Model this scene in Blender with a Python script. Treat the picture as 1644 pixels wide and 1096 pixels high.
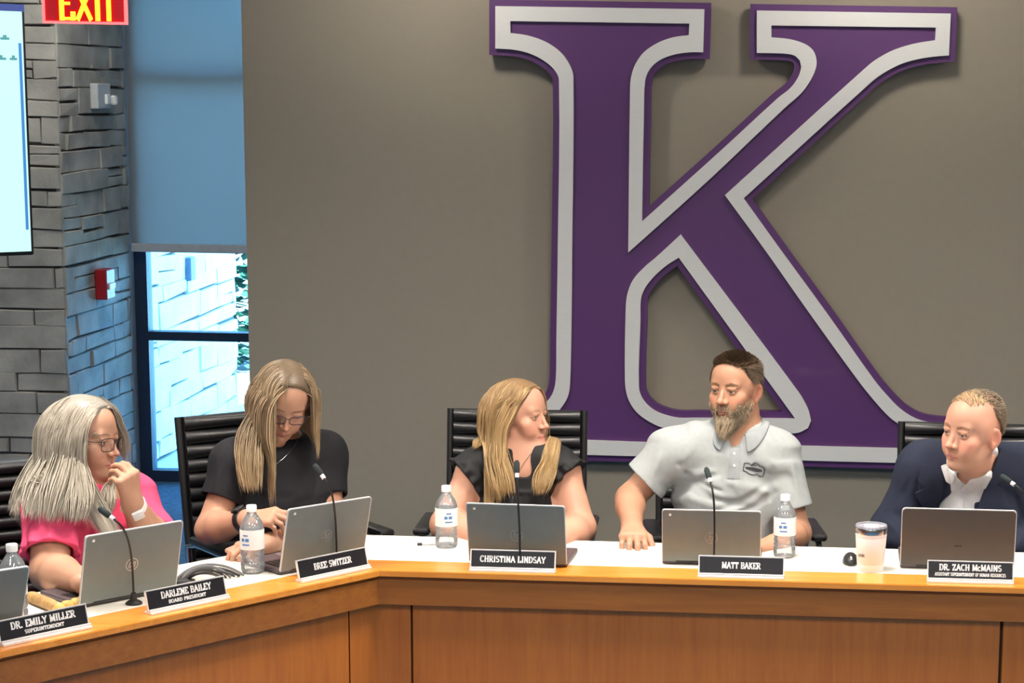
import bpy, bmesh, math, random, time
import numpy as np
from mathutils import Vector, Matrix
from mathutils.geometry import tessellate_polygon

for _o in list(bpy.data.objects): bpy.data.objects.remove(_o)
SC = bpy.context.scene
COL = SC.collection
random.seed(7); RNG = np.random.default_rng(7)

# ---------------------------------------------------------------- camera (telephoto, crop of a wider frame: lens shift)
FPX, CX, CY, HC = 3300., 1230., 700., 2.125
PH = math.atan((CY - 150) / FPX); RO = 0.019
_fw = np.array([0, math.cos(PH), -math.sin(PH)]); _dn = np.array([0, -math.sin(PH), -math.cos(PH)]); _rt = np.array([1., 0, 0])
EX = math.cos(RO) * _rt - math.sin(RO) * _dn
EY = math.sin(RO) * _rt + math.cos(RO) * _dn
CAMO = np.array([0, 0, HC])
def ray(x, y): return EX * (x - CX) / FPX + EY * (y - CY) / FPX + _fw
def atY(x, y, Y): r = ray(x, y); return CAMO + r * (Y / r[1])
def atZ(x, y, Z): r = ray(x, y); return CAMO + r * ((Z - HC) / r[2])
cam = bpy.data.cameras.new('camera'); camo = bpy.data.objects.new('camera', cam); COL.objects.link(camo)
cam.sensor_width = 36; cam.lens = 36 * FPX / 1644
cam.shift_x = -(CX - 822) / 1644; cam.shift_y = (CY - 548) / 1644
_m = Matrix(((EX[0], -EY[0], -_fw[0], 0), (EX[1], -EY[1], -_fw[1], 0), (EX[2], -EY[2], -_fw[2], HC), (0, 0, 0, 1)))
camo.matrix_world = _m; cam.clip_end = 200
SC.camera = camo

# ---------------------------------------------------------------- world, sun, lamps, exposure
world = bpy.data.worlds.new('sky'); SC.world = world; world.use_nodes = True
_bg = world.node_tree.nodes['Background']; _bg.inputs[0].default_value = (.16, .50, 1.0, 1); _bg.inputs[1].default_value = 16.0
def area(name, loc, aim, size, power, color=(1, .93, .82), sy=None, spread=180):
    l = bpy.data.lights.new(name, 'AREA'); l.energy = power; l.color = color; l.size = size
    if sy: l.shape = 'RECTANGLE'; l.size_y = sy
    l.spread = math.radians(spread)
    o = bpy.data.objects.new(name, l); COL.objects.link(o); o.location = loc
    o.rotation_euler = (Vector(aim) - Vector(loc)).to_track_quat('-Z', 'Y').to_euler()
    return o
sun = bpy.data.lights.new('sun', 'SUN'); sun.energy = 55.0; sun.color = (.50, .93, 1.0); sun.angle = .01
suno = bpy.data.objects.new('sun', sun); COL.objects.link(suno)
suno.rotation_euler = Vector((.42, 1.0, -1.75)).to_track_quat('-Z', 'Y').to_euler()
for _x in (-2.2, -.2, 1.8):                                  # recessed ceiling troffers over the dais and the room
    area('ceiling_or_fill_lamp', (_x, 5.55, 2.97), (_x, 5.75, 0), .42, 50, sy=.9, color=(1, .90, .78), spread=130)
    area('ceiling_or_fill_lamp', (_x, 2.6, 2.97), (_x, 2.7, 0), .6, 42, sy=1.2, color=(1, .93, .84))
    area('ceiling_or_fill_lamp', (_x, -.6, 2.97), (_x, -.6, 0), .6, 36, sy=1.2, color=(1, .93, .84))
for _x, _y in ((-4.6, 7.8), (-2.9, 9.1)): area('ceiling_or_fill_lamp', (_x, _y, 2.97), (_x, _y, 0), .6, 20, color=(1, .97, .88))  # added unseen fill lamps, to brighten the stone walls at back left
for _x in (-1.3, .4, 2.0):
    area('wall_washer', (_x, 7.45, 2.96), (_x, 8.2, 1.3), .25, 13, color=(1, .90, .76))
SC.view_settings.view_transform = 'Standard'; SC.view_settings.look = 'None'
SC.view_settings.exposure = 0.0; SC.view_settings.gamma = 1.0; SC.view_settings.use_curve_mapping = False

# ---------------------------------------------------------------- materials
def lin(c):
    if isinstance(c, str):
        c = [int(c[i:i + 2], 16) / 255 for i in (1, 3, 5)]
        c = [x / 12.92 if x <= .04045 else ((x + .055) / 1.055) ** 2.4 for x in c]
    return tuple(c)
def new_mat(name):
    m = bpy.data.materials.new(name); m.use_nodes = True; nt = m.node_tree
    return m, nt, nt.nodes['Principled BSDF']
def nd(nt, t, **kw):
    n = nt.nodes.new(t)
    for k, v in kw.items():
        if k in n.inputs.keys(): n.inputs[k].default_value = v
        else: setattr(n, k, v)
    return n
def mat(name, c, rough=.5, metal=0., spec=.5, var=.06, scale=30., bump=0., bscale=200., coat=0., emit=None, es=1., alpha=None, trans=0., stretch=None, sheen=0.):
    m, nt, b = new_mat(name); c = lin(c); L = nt.links.new
    tc = nd(nt, 'ShaderNodeTexCoord'); src = tc.outputs['Object']
    if stretch:
        mp = nd(nt, 'ShaderNodeMapping'); mp.inputs['Scale'].default_value = stretch; L(src, mp.inputs[0]); src = mp.outputs[0]
    n = nd(nt, 'ShaderNodeTexNoise', Scale=scale, Detail=4.); L(src, n.inputs['Vector'])
    r = nd(nt, 'ShaderNodeValToRGB'); L(n.outputs['Fac'], r.inputs[0])
    r.color_ramp.elements[0].position = .3; r.color_ramp.elements[1].position = .7
    r.color_ramp.elements[0].color = (*[x * (1 - var) for x in c], 1); r.color_ramp.elements[1].color = (*[min(1, x * (1 + var)) for x in c], 1)
    L(r.outputs[0], b.inputs['Base Color'])
    b.inputs['Roughness'].default_value = rough; b.inputs['Metallic'].default_value = metal
    b.inputs['Specular IOR Level'].default_value = spec; b.inputs['Coat Weight'].default_value = coat
    if sheen: b.inputs['Sheen Weight'].default_value = sheen
    if trans: b.inputs['Transmission Weight'].default_value = trans
    if emit is not None:
        b.inputs['Emission Color'].default_value = (*lin(emit), 1); b.inputs['Emission Strength'].default_value = es
    if bump:
        n2 = nd(nt, 'ShaderNodeTexNoise', Scale=bscale, Detail=3.); L(src, n2.inputs['Vector'])
        bp = nd(nt, 'ShaderNodeBump', Strength=bump, Distance=.002); L(n2.outputs['Fac'], bp.inputs['Height']); L(bp.outputs[0], b.inputs['Normal'])
    return m
def wood(name, c1, c2, stretch, rough=.32, coat=.2):
    m, nt, b = new_mat(name); L = nt.links.new
    tc = nd(nt, 'ShaderNodeTexCoord'); mp = nd(nt, 'ShaderNodeMapping'); mp.inputs['Scale'].default_value = stretch; L(tc.outputs['Object'], mp.inputs[0])
    n = nd(nt, 'ShaderNodeTexNoise', Scale=3.0, Detail=7., Roughness=.62, Distortion=.6); L(mp.outputs[0], n.inputs['Vector'])
    r = nd(nt, 'ShaderNodeValToRGB'); L(n.outputs['Fac'], r.inputs[0])
    r.color_ramp.elements[0].position = .3; r.color_ramp.elements[1].position = .72
    r.color_ramp.elements[0].color = (*lin(c1), 1); r.color_ramp.elements[1].color = (*lin(c2), 1)
    L(r.outputs[0], b.inputs['Base Color']); b.inputs['Roughness'].default_value = rough; b.inputs['Coat Weight'].default_value = coat
    b.inputs['Coat Roughness'].default_value = .25
    return m
def see_through(name, tint=(1, 1, 1), gloss=.08, rough=.02, ior=1.45, diff=None):
    """thin clear film: mostly transparent, a little glossy, optionally a little diffuse"""
    m = bpy.data.materials.new(name); m.use_nodes = True; nt = m.node_tree; nt.nodes.clear(); L = nt.links.new
    out = nd(nt, 'ShaderNodeOutputMaterial'); t = nd(nt, 'ShaderNodeBsdfTransparent'); t.inputs[0].default_value = (*tint, 1)
    g = nd(nt, 'ShaderNodeBsdfGlossy'); g.inputs['Roughness'].default_value = rough
    fr = nd(nt, 'ShaderNodeFresnel'); fr.inputs[0].default_value = ior
    ad = nd(nt, 'ShaderNodeMath', operation='ADD', use_clamp=True); L(fr.outputs[0], ad.inputs[0]); ad.inputs[1].default_value = gloss
    mx = nd(nt, 'ShaderNodeMixShader'); L(ad.outputs[0], mx.inputs[0]); L(t.outputs[0], mx.inputs[1]); L(g.outputs[0], mx.inputs[2])
    last = mx
    if diff:
        d = nd(nt, 'ShaderNodeBsdfDiffuse'); d.inputs[0].default_value = (*diff[:3], 1)
        m2 = nd(nt, 'ShaderNodeMixShader'); m2.inputs[0].default_value = diff[3]; L(mx.outputs[0], m2.inputs[1]); L(d.outputs[0], m2.inputs[2]); last = m2
    L(last.outputs[0], out.inputs[0]); return m
M = {}
M['taupe'] = mat('taupe_paint', (.245, .218, .176), .75, bump=.15, bscale=400, var=.02)
M['ceil'] = mat('white_ceiling', (.72, .70, .66), .9, bump=.3)
M['sidewall'] = mat('beige_paint', (.42, .38, .33), .85)
M['carpet'] = mat('carpet', (.055, .16, .30), .95, var=.55, scale=26, bump=.9, bscale=160, stretch=(1, 3, 1))
M['pier'] = mat('painted_drywall', (.30, .33, .36), .8)
M['wood_top'] = wood('honey_wood_top', (.70, .235, .025), (.86, .33, .045), (1.2, 14, 14), .25, .5)  # paler copy of the honey wood: strong overhead light put into colour
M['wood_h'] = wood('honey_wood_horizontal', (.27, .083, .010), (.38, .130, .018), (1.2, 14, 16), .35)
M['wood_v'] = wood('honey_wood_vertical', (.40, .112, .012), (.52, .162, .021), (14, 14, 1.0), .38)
M['gap'] = mat('dark_gap', (.03, .012, .005), .9)
M['cream'] = mat('cream_laminate', (.84, .80, .72), .35)
M['paper'] = mat('paper', (.86, .85, .82), .7, var=.02)
M['purple'] = mat('purple_paint', (.076, .021, .120), .5, var=.02, coat=.1)
M['silver'] = mat('brushed_silver', (.60, .61, .62), .45, .12, var=.03, stretch=(1, 1, 30))
M['stone'] = None
M['leather'] = mat('black_leather', (.012, .012, .014), .36, bump=.25, bscale=300, spec=.6)
M['black'] = mat('black_plastic', (.012, .012, .013), .45)
M['chrome'] = mat('chrome', (.75, .75, .77), .15, 1.)
M['laptop'] = mat('grey_laptop_lid', (.185, .212, .20), .6, .0, spec=.3, var=.03)
M['laptop_dark'] = mat('dark_laptop_lid', (.088, .078, .068), .55, .0, spec=.35, var=.03)
M['keys'] = mat('laptop_deck', (.10, .075, .085), .45, .3)
M['frame'] = mat('dark_window_frame', (.016, .035, .075), .5, .2)
M['glass'] = see_through('window_glass', (.93, .99, 1.0), .02, .01)
M['plastic'] = see_through('clear_plastic', (.95, .97, .98), .10, .06, diff=(.8, .85, .9, .16))
M['white'] = mat('white_plastic', (.93, .93, .93), .35, var=.01)
M['blueprint'] = mat('blue_ink', (.08, .22, .55), .5)
M['ink'] = mat('black_ink', (.02, .02, .02), .6)
M['plate_black'] = mat('engraved_black_plate', (.010, .010, .014), .4)
M['plate_white'] = mat('white_engraving', (.92, .92, .92), .5, var=.0)
M['plate_metal'] = mat('silver_plate_holder', (.86, .84, .84), .3, .25)
M['logo_dim'] = mat('dim_logo', (.33, .34, .32), .4, .3)
M['logo'] = mat('bright_logo', (.62, .62, .60), .35, .3)
M['steel'] = mat('steel', (.55, .55, .56), .22, 1., var=.1)

# ---------------------------------------------------------------- mesh helpers
class MB:
    def __init__(s): s.v = []; s.f = []
    def add(s, vs, fs, T=None):
        o = len(s.v); s.v += [tuple(T @ Vector(p)) if T is not None else tuple(p) for p in vs]
        s.f += [tuple(i + o for i in f) for f in fs]; return s
    def box(s, c, d, T=None, bev=0):
        x, y, z = [k / 2 for k in d]
        if bev <= 0:
            vs = [(c[0] + a * x, c[1] + b * y, c[2] + e * z) for a in (-1, 1) for b in (-1, 1) for e in (-1, 1)]
            return s.add(vs, [(0, 1, 3, 2), (4, 6, 7, 5), (0, 4, 5, 1), (2, 3, 7, 6), (0, 2, 6, 4), (1, 5, 7, 3)], T)
        bm = bmesh.new(); bmesh.ops.create_cube(bm, size=1)
        for v in bm.verts: v.co = Vector((v.co.x * d[0], v.co.y * d[1], v.co.z * d[2]))
        bmesh.ops.bevel(bm, geom=bm.edges[:], offset=min(bev, min(d) * .45), segments=2, affect='EDGES', profile=.5)
        bm.verts.ensure_lookup_table(); bm.verts.index_update()
        vs = [tuple(v.co + Vector(c)) for v in bm.verts]; fs = [tuple(v.index for v in f.verts) for f in bm.faces]; bm.free()
        return s.add(vs, fs, T)
    def tube(s, pts, r, n=10, T=None, cap=True):
        pts = [Vector(p) for p in pts]; rs = r if isinstance(r, (list, tuple)) else [r] * len(pts)
        vs = []; fs = []; prev = None
        for i, p in enumerate(pts):
            t = (pts[min(i + 1, len(pts) - 1)] - pts[max(i - 1, 0)]).normalized()
            if prev is None: a = t.orthogonal().normalized()
            else: a = (prev - t * prev.dot(t)).normalized()
            prev = a; b = t.cross(a)
            for k in range(n):
                an = 2 * math.pi * k / n; vs.append(p + rs[i] * (math.cos(an) * a + math.sin(an) * b))
        for i in range(len(pts) - 1):
            for k in range(n):
                k2 = (k + 1) % n; fs.append((i * n + k, i * n + k2, (i + 1) * n + k2, (i + 1) * n + k))
        if cap: fs.append(tuple(range(n - 1, -1, -1))); fs.append(tuple((len(pts) - 1) * n + k for k in range(n)))
        return s.add(vs, fs, T)
    def lathe(s, prof, n=32, T=None, c=(0, 0, 0)):
        vs = []; fs = []
        for r, z in prof:
            for k in range(n):
                a = 2 * math.pi * k / n; vs.append((c[0] + r * math.cos(a), c[1] + r * math.sin(a), c[2] + z))
        for i in range(len(prof) - 1):
            for k in range(n):
                k2 = (k + 1) % n; fs.append((i * n + k, i * n + k2, (i + 1) * n + k2, (i + 1) * n + k))
        if prof[0][0] > 1e-6: fs.append(tuple(range(n - 1, -1, -1)))
        if prof[-1][0] > 1e-6: fs.append(tuple((len(prof) - 1) * n + k for k in range(n)))
        return s.add(vs, fs, T)
    def prism(s, loops, h0, h1, T=None):
        """loops of (x, y); first is the outline, others are holes; extruded along z"""
        L3 = [[Vector((p[0], p[1], 0)) for p in lp] for lp in loops]
        tri = tessellate_polygon(L3); flat = [p for lp in loops for p in lp]; n = len(flat)
        vs = [(p[0], p[1], h0) for p in flat] + [(p[0], p[1], h1) for p in flat]
        fs = [tuple(t) for t in tri] + [tuple(n + i for i in t) for t in tri]; o = 0
        for lp in loops:
            m = len(lp)
            for i in range(m): j = (i + 1) % m; fs.append((o + i, o + j, n + o + j, n + o + i))
            o += m
        return s.add(vs, fs, T)
    def build(s, name, m, parent=None, smooth=False, ang=None, recalc=True, world=False):
        me = bpy.data.meshes.new(name); me.from_pydata(s.v, [], s.f)
        if recalc:
            bm = bmesh.new(); bm.from_mesh(me); bmesh.ops.remove_doubles(bm, verts=bm.verts[:], dist=1e-6)
            bmesh.ops.recalc_face_normals(bm, faces=bm.faces[:]); bm.to_mesh(me); bm.free()
        me.materials.append(m)
        if smooth:
            for p in me.polygons: p.use_smooth = True
            if ang is not None: me.set_sharp_from_angle(angle=math.radians(ang))
        o = bpy.data.objects.new(name, me); COL.objects.link(o)
        if parent is not None:
            o.parent = parent
            if world:
                bpy.context.view_layer.update(); o.matrix_parent_inverse = parent.matrix_world.inverted()
        return o
def thing(name, label, cat, loc=(0, 0, 0), rz=0, group=None):
    o = bpy.data.objects.new(name, None); COL.objects.link(o); o.location = loc; o.rotation_euler = (0, 0, rz)
    o.empty_display_size = .1; o['label'] = label; o['category'] = cat
    if group: o['group'] = group
    return o
def tag(o, label, cat, group=None):
    o['label'] = label; o['category'] = cat
    if group: o['group'] = group
    return o
def struct(o): o['kind'] = 'structure'; return o
def box_obj(name, lo, hi, m, parent=None, bev=0):
    c = [(a + b) / 2 for a, b in zip(lo, hi)]; d = [b - a for a, b in zip(lo, hi)]
    return MB().box(c, d, bev=bev).build(name, m, parent)

# ---------------------------------------------------------------- stroke lettering (slab serif capitals for engraved plates)
def _arc(cx, cy, rx, ry, a0, a1, n=8):
    return [(cx + rx * math.cos(math.radians(a0 + (a1 - a0) * i / n)), cy + ry * math.sin(math.radians(a0 + (a1 - a0) * i / n))) for i in range(n + 1)]
GL = {
 'A': (.86, [[(.08, 0), (.43, 1), (.78, 0)], [(.2, .34), (.66, .34)]], [(.08, 0), (.78, 0)]),
 'B': (.76, [[(.17, 0), (.17, 1)], [(.17, 1)] + _arc(.4, .76, .24, .24, 90, -90) + [(.17, .52)], _arc(.42, .26, .27, .26, 90, -90) + [(.17, 0)]], [(.14, 0), (.14, 1)]),
 'C': (.80, [_arc(.44, .5, .34, .5, 50, 310, 14)], []),
 'D': (.84, [[(.17, 0), (.17, 1)], [(.17, 1)] + _arc(.36, .5, .38, .5, 90, -90, 12) + [(.17, 0)]], [(.14, 0), (.14, 1)]),
 'E': (.72, [[(.17, 0), (.17, 1)], [(.17, 1), (.62, 1), (.62, .84)], [(.17, .52), (.5, .52)], [(.17, 0), (.64, 0), (.64, .18)]], [(.14, 0), (.14, 1)]),
 'F': (.68, [[(.17, 0), (.17, 1)], [(.17, 1), (.62, 1), (.62, .84)], [(.17, .52), (.5, .52)]], [(.17, 0), (.14, 1)]),
 'H': (.90, [[(.18, 0), (.18, 1)], [(.72, 0), (.72, 1)], [(.18, .52), (.72, .52)]], [(.18, 0), (.18, 1), (.72, 0), (.72, 1)]),
 'I': (.42, [[(.21, 0), (.21, 1)]], [(.21, 0), (.21, 1)]),
 'K': (.86, [[(.17, 0), (.17, 1)], [(.17, .42), (.68, 1)], [(.34, .58), (.72, 0)]], [(.17, 0), (.17, 1), (.70, 0), (.68, 1)]),
 'L': (.70, [[(.17, 0), (.17, 1)], [(.17, 0), (.62, 0), (.62, .22)]], [(.17, 1), (.14, 0)]),
 'M': (1.02, [[(.15, 0), (.18, 1), (.51, .1), (.84, 1), (.87, 0)]], [(.15, 0), (.87, 0), (.15, 1), (.87, 1)]),
 'N': (.90, [[(.18, 0), (.18, 1), (.72, 0), (.72, 1)]], [(.18, 0), (.15, 1), (.72, 1)]),
 'O': (.86, [_arc(.43, .5, .34, .5, 0, 360, 16)], []),
 'P': (.74, [[(.17, 0), (.17, 1)], [(.17, 1)] + _arc(.4, .74, .25, .26, 90, -90) + [(.17, .48)]], [(.17, 0), (.14, 1)]),
 'R': (.84, [[(.17, 0), (.17, 1)], [(.17, 1)] + _arc(.4, .75, .25, .25, 90, -90) + [(.17, .5)], [(.4, .5), (.72, 0)]], [(.17, 0), (.14, 1), (.74, 0)]),
 'S': (.70, [_arc(.35, .75, .24, .25, 40, 270, 9) + _arc(.35, .25, .25, .25, 90, -140, 9)], []),
 'T': (.76, [[(.38, 0), (.38, 1)], [(.08, .82), (.08, 1), (.68, 1), (.68, .82)]], [(.38, 0)]),
 'U': (.88, [[(.18, 1), (.18, .3)] + _arc(.44, .3, .26, .3, 180, 360, 8) + [(.70, 1)]], [(.18, 1), (.70, 1)]),
 'W': (1.12, [[(.08, 1), (.32, 0), (.56, .9), (.80, 0), (1.04, 1)]], [(.08, 1), (1.04, 1)]),
 'X': (.80, [[(.1, 0), (.7, 1)], [(.1, 1), (.7, 0)]], [(.1, 0), (.7, 1), (.1, 1), (.7, 0)]),
 'Y': (.80, [[(.08, 1), (.4, .48), (.72, 1)], [(.4, .48), (.4, 0)]], [(.08, 1), (.72, 1), (.4, 0)]),
 'Z': (.74, [[(.1, .84), (.1, 1), (.62, 1), (.1, 0), (.64, 0), (.64, .18)]], []),
 'c': (.60, [_arc(.32, .34, .24, .34, 50, 310, 10)], []),
 '.': (.30, [[(.12, .02), (.12, .1)]], []), ' ': (.42, [], [])}
def lettering(text, height, width=None, thick=.15, serif=True, gap=.06):
    """quads in the XY plane, centred on x, from y=0 to y=height"""
    v = []; f = []; x0 = 0
    def seg(a, b, t, e=True):
        d = (b[0] - a[0], b[1] - a[1]); l = math.hypot(*d) or 1e-6; u = (d[0] / l, d[1] / l); n = (-u[1] * t / 2, u[0] * t / 2)
        if e: a = (a[0] - u[0] * t * .3, a[1] - u[1] * t * .3); b = (b[0] + u[0] * t * .3, b[1] + u[1] * t * .3)
        o = len(v); v.extend([(a[0] + n[0], a[1] + n[1]), (b[0] + n[0], b[1] + n[1]), (b[0] - n[0], b[1] - n[1]), (a[0] - n[0], a[1] - n[1])]); f.append((o, o + 1, o + 2, o + 3))
    for ch in text:
        w, st, sf = GL[ch]
        for pl in st:
            for a, b in zip(pl[:-1], pl[1:]):
                steep = abs(b[1] - a[1]) / (math.hypot(b[0] - a[0], b[1] - a[1]) + 1e-6)
                seg((a[0] + x0, a[1]), (b[0] + x0, b[1]), thick * (.55 + .55 * steep))
        if serif:
            for p in sf: seg((p[0] + x0 - .15, p[1]), (p[0] + x0 + .15, p[1]), thick * .6, False)
        x0 += w + gap
    k = height; kx = (width / x0) if width else height
    return [((a - x0 / 2) * kx, b * k) for a, b in v], f
def lettering_obj(name, text, height, m, parent, T, width=None, depth=.0006, **kw):
    v, f = lettering(text, height, width, **kw); mb = MB(); mb.add([(a, b, depth) for a, b in v], f, T)
    return mb.build(name, m, parent, recalc=False)

# ---------------------------------------------------------------- signed-distance modelling of bodies and clothes
from concurrent.futures import ThreadPoolExecutor
F32 = np.float32
def V3(*a): return np.array(a, dtype=np.float64)
def nrm(v):
    v = np.asarray(v, float); return v / (np.linalg.norm(v) + 1e-12)

class Sdf:
    def __init__(self, step=0.0022):
        self.ops = []; self.h = step
    def add(self, kind, f, c, r, k=0.0):
        self.ops.append((kind, f, np.asarray(c, float), float(r), float(k))); return self
    # ---- primitives in world space
    def cone(self, a, b, ra, rb, k=0.01, kind='u'):
        a = np.asarray(a, F32); b = np.asarray(b, F32); ba = b - a; L2 = float(ba @ ba) + 1e-12
        def f(p):
            pa = p - a; t = np.clip((pa @ ba) / L2, 0, 1)
            q = pa - t[:, None] * ba
            return np.sqrt(np.einsum('ij,ij->i', q, q)) - (ra + t * (rb - ra))
        c = (a + b) / 2; return self.add(kind, f, c, math.sqrt(L2) / 2 + max(ra, rb), k)
    def ell(self, c, r, M=None, k=0.01, kind='u'):
        c = np.asarray(c, F32); r = np.asarray(r, F32)
        M = np.eye(3, dtype=F32) if M is None else np.asarray(M, F32)
        def f(p):
            q = (p - c) @ M
            k0 = np.sqrt(np.sum((q / r) ** 2, 1)); k1 = np.sqrt(np.sum((q / (r * r)) ** 2, 1)) + 1e-9
            return k0 * (k0 - 1) / k1
        return self.add(kind, f, c, float(max(r)), k)
    def box(self, c, hs, M=None, rad=0.0, k=0.0, kind='u'):
        c = np.asarray(c, F32); hs = np.asarray(hs, F32) - rad
        M = np.eye(3, dtype=F32) if M is None else np.asarray(M, F32)
        def f(p):
            q = np.abs((p - c) @ M) - hs
            return np.sqrt(np.sum(np.maximum(q, 0) ** 2, 1)) + np.minimum(q.max(1), 0) - rad
        return self.add(kind, f, c, float(np.linalg.norm(hs)) + rad, k)
    def fold(self, pts, r, amp):          # a soft crease (amp<0) or ridge (amp>0) along a polyline
        pts = [np.asarray(q, F32) for q in pts]
        for a, b in zip(pts[:-1], pts[1:]):
            ba = b - a; L2 = float(ba @ ba) + 1e-12
            def f(p, a=a, ba=ba, L2=L2):
                pa = p - a; t = np.clip((pa @ ba) / L2, 0, 1); q = pa - t[:, None] * ba
                w = np.sin(np.pi * np.clip(t * .8 + .1, 0, 1))
                return -amp * w * np.exp(-np.einsum('ij,ij->i', q, q) / (r * r))
            self.add('d', f, (a + b) / 2, math.sqrt(L2) / 2 + 2.2 * r, 0)
        return self
    def disp(self, f, c=(0, 0, 0), r=1e3): return self.add('d', f, c, r, 0)
    def eval(self, p, cull=None):
        p = np.asarray(p, F32); d = np.full(len(p), 1.0, F32)
        if cull is not None:
            pc = (p.max(0) + p.min(0)) / 2; pr = float(np.linalg.norm(p.max(0) - pc))
        for kind, f, c, r, k in self.ops:
            if cull is not None and np.linalg.norm(c - pc) - r - pr > cull + k: continue
            if kind == 'd': d = d + f(p); continue
            b = f(p)
            if kind == 'u':
                if k > 0:
                    h = np.maximum(k - np.abs(d - b), 0) / k; d = np.minimum(d, b) - h * h * k * .25
                else: d = np.minimum(d, b)
            elif kind == 's':
                b = -b
                if k > 0:
                    h = np.maximum(k - np.abs(d - b), 0) / k; d = np.maximum(d, b) + h * h * k * .25
                else: d = np.maximum(d, b)
            elif kind == 'i':
                d = np.maximum(d, b)
        return d.astype(F32)
    def evalp(self, p):
        p = np.asarray(p, F32)
        return self.eval(p)
    def grad(self, p, e=0.003):
        g = np.stack([self.eval(p + np.eye(3)[i] * e) - self.eval(p - np.eye(3)[i] * e) for i in range(3)], 1)
        return g / (np.linalg.norm(g, axis=1, keepdims=True) + 1e-9)
    def copy(self):
        s = Sdf(self.h); s.ops = list(self.ops); return s

class Frame:
    """local axes: x = the figure's right, y = where it faces, z = up"""
    def __init__(self, o, fwd, up=(0, 0, 1), s=1.0):
        self.o = np.asarray(o, float); y = nrm(fwd); z = np.asarray(up, float); z = nrm(z - (z @ y) * y)
        self.M = np.stack([np.cross(y, z), y, z], 1); self.s = s
    def w(self, *q):
        q = q[0] if len(q) == 1 else q
        return self.o + self.M @ (np.asarray(q, float) * self.s)
    def l(self, p): return ((np.asarray(p) - self.o) @ self.M) / self.s
    def ell(self, S, c, r, k=.01, kind='u', M=None):
        S.ell(self.w(c), np.array(r) * self.s, self.M if M is None else self.M @ M, k * self.s, kind)
    def cone(self, S, a, b, ra, rb, k=.01, kind='u'):
        S.cone(self.w(a), self.w(b), ra * self.s, rb * self.s, k * self.s, kind)

def rotx(a): c, s = math.cos(a), math.sin(a); return np.array([[1, 0, 0], [0, c, -s], [0, s, c]])
def roty(a): c, s = math.cos(a), math.sin(a); return np.array([[c, 0, s], [0, 1, 0], [-s, 0, c]])
def rotzm(a): c, s = math.cos(a), math.sin(a); return np.array([[c, -s, 0], [s, c, 0], [0, 0, 1]])

POOL = ThreadPoolExecutor(4)
def polygonise(S, lo, hi, h=None):
    """sparse surface nets: returns verts (n,3), quads (m,4)"""
    h = h or S.h; B = 8; lo = np.asarray(lo, float); hi = np.asarray(hi, float); s = B * h
    nb = np.ceil((hi - lo) / s).astype(int)
    gi = np.stack(np.meshgrid(*[np.arange(n) for n in nb], indexing='ij'), -1).reshape(-1, 3)
    cen = lo + (gi + .5) * s
    ch = [cen[i:i + 4000] for i in range(0, len(cen), 4000)]
    dc = np.concatenate(list(POOL.map(lambda q: S.eval(q, cull=s * 6), ch)))
    gi = gi[np.abs(dc) < s * 1.5 + 0.002]
    off = np.stack(np.meshgrid(*[np.arange(B + 1)] * 3, indexing='ij'), -1).reshape(-1, 3)
    def ev(g):
        p = lo + (g[:, None, :] * B + off[None]) * h
        return S.eval(p.reshape(-1, 3), cull=s * 1.6).reshape(len(g), B + 1, B + 1, B + 1)
    key = gi[:, 0] // 3 * 1000000 + gi[:, 1] // 3 * 1000 + gi[:, 2] // 3
    gi = gi[np.argsort(key, kind='stable')]
    ch = [gi[i:i + 27] for i in range(0, len(gi), 27)]
    V = np.concatenate(list(POOL.map(ev, ch)))
    N = nb * B + 1
    sg = V < 0
    cs = [sg[:, i:B + i, j:B + j, k:B + k] for i in (0, 1) for j in (0, 1) for k in (0, 1)]
    tot = sum(c.astype(np.int8) for c in cs)
    bi, ci, cj, ck = np.nonzero((tot > 0) & (tot < 8))
    cv = np.stack([V[bi, ci + i, cj + j, ck + k] for i in (0, 1) for j in (0, 1) for k in (0, 1)], 1)
    co = np.array([(i, j, k) for i in (0, 1) for j in (0, 1) for k in (0, 1)], float)
    acc = np.zeros((len(bi), 3)); cnt = np.zeros(len(bi))
    for a in range(8):
        for b in range(a + 1, 8):
            if np.abs(co[a] - co[b]).sum() != 1: continue
            m = (cv[:, a] < 0) != (cv[:, b] < 0)
            t = cv[m, a] / (cv[m, a] - cv[m, b])
            acc[m] += co[a] + t[:, None] * (co[b] - co[a]); cnt[m] += 1
    cell = gi[bi] * B + np.stack([ci, cj, ck], 1)
    verts = lo + (cell + acc / cnt[:, None]) * h
    kid = (cell[:, 0] * N[1] + cell[:, 1]) * N[2] + cell[:, 2]
    o = np.argsort(kid); ks = kid[o]
    def find(c):
        q = (c[:, 0] * N[1] + c[:, 1]) * N[2] + c[:, 2]
        i = np.searchsorted(ks, q); i = np.clip(i, 0, len(ks) - 1)
        return np.where(ks[i] == q, o[i], -1)
    quads = []
    for ax in range(3):
        sl = [slice(0, B)] * 3; sh = list(sl); sh[ax] = slice(1, B + 1)
        A = sg[(slice(None), *sl)]; C_ = sg[(slice(None), *sh)]
        b, i, j, k = np.nonzero(A != C_)
        base = gi[b] * B + np.stack([i, j, k], 1); flip = A[b, i, j, k]
        u, v = [(1, 2), (2, 0), (0, 1)][ax]
        eu = np.zeros(3, int); eu[u] = 1; ev_ = np.zeros(3, int); ev_[v] = 1
        q = np.stack([find(base), find(base - eu), find(base - eu - ev_), find(base - ev_)], 1)
        ok = (q >= 0).all(1); q = q[ok]; fl = flip[ok]
        q[~fl] = q[~fl][:, ::-1]; quads.append(q)
    return verts, np.concatenate(quads)

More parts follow.
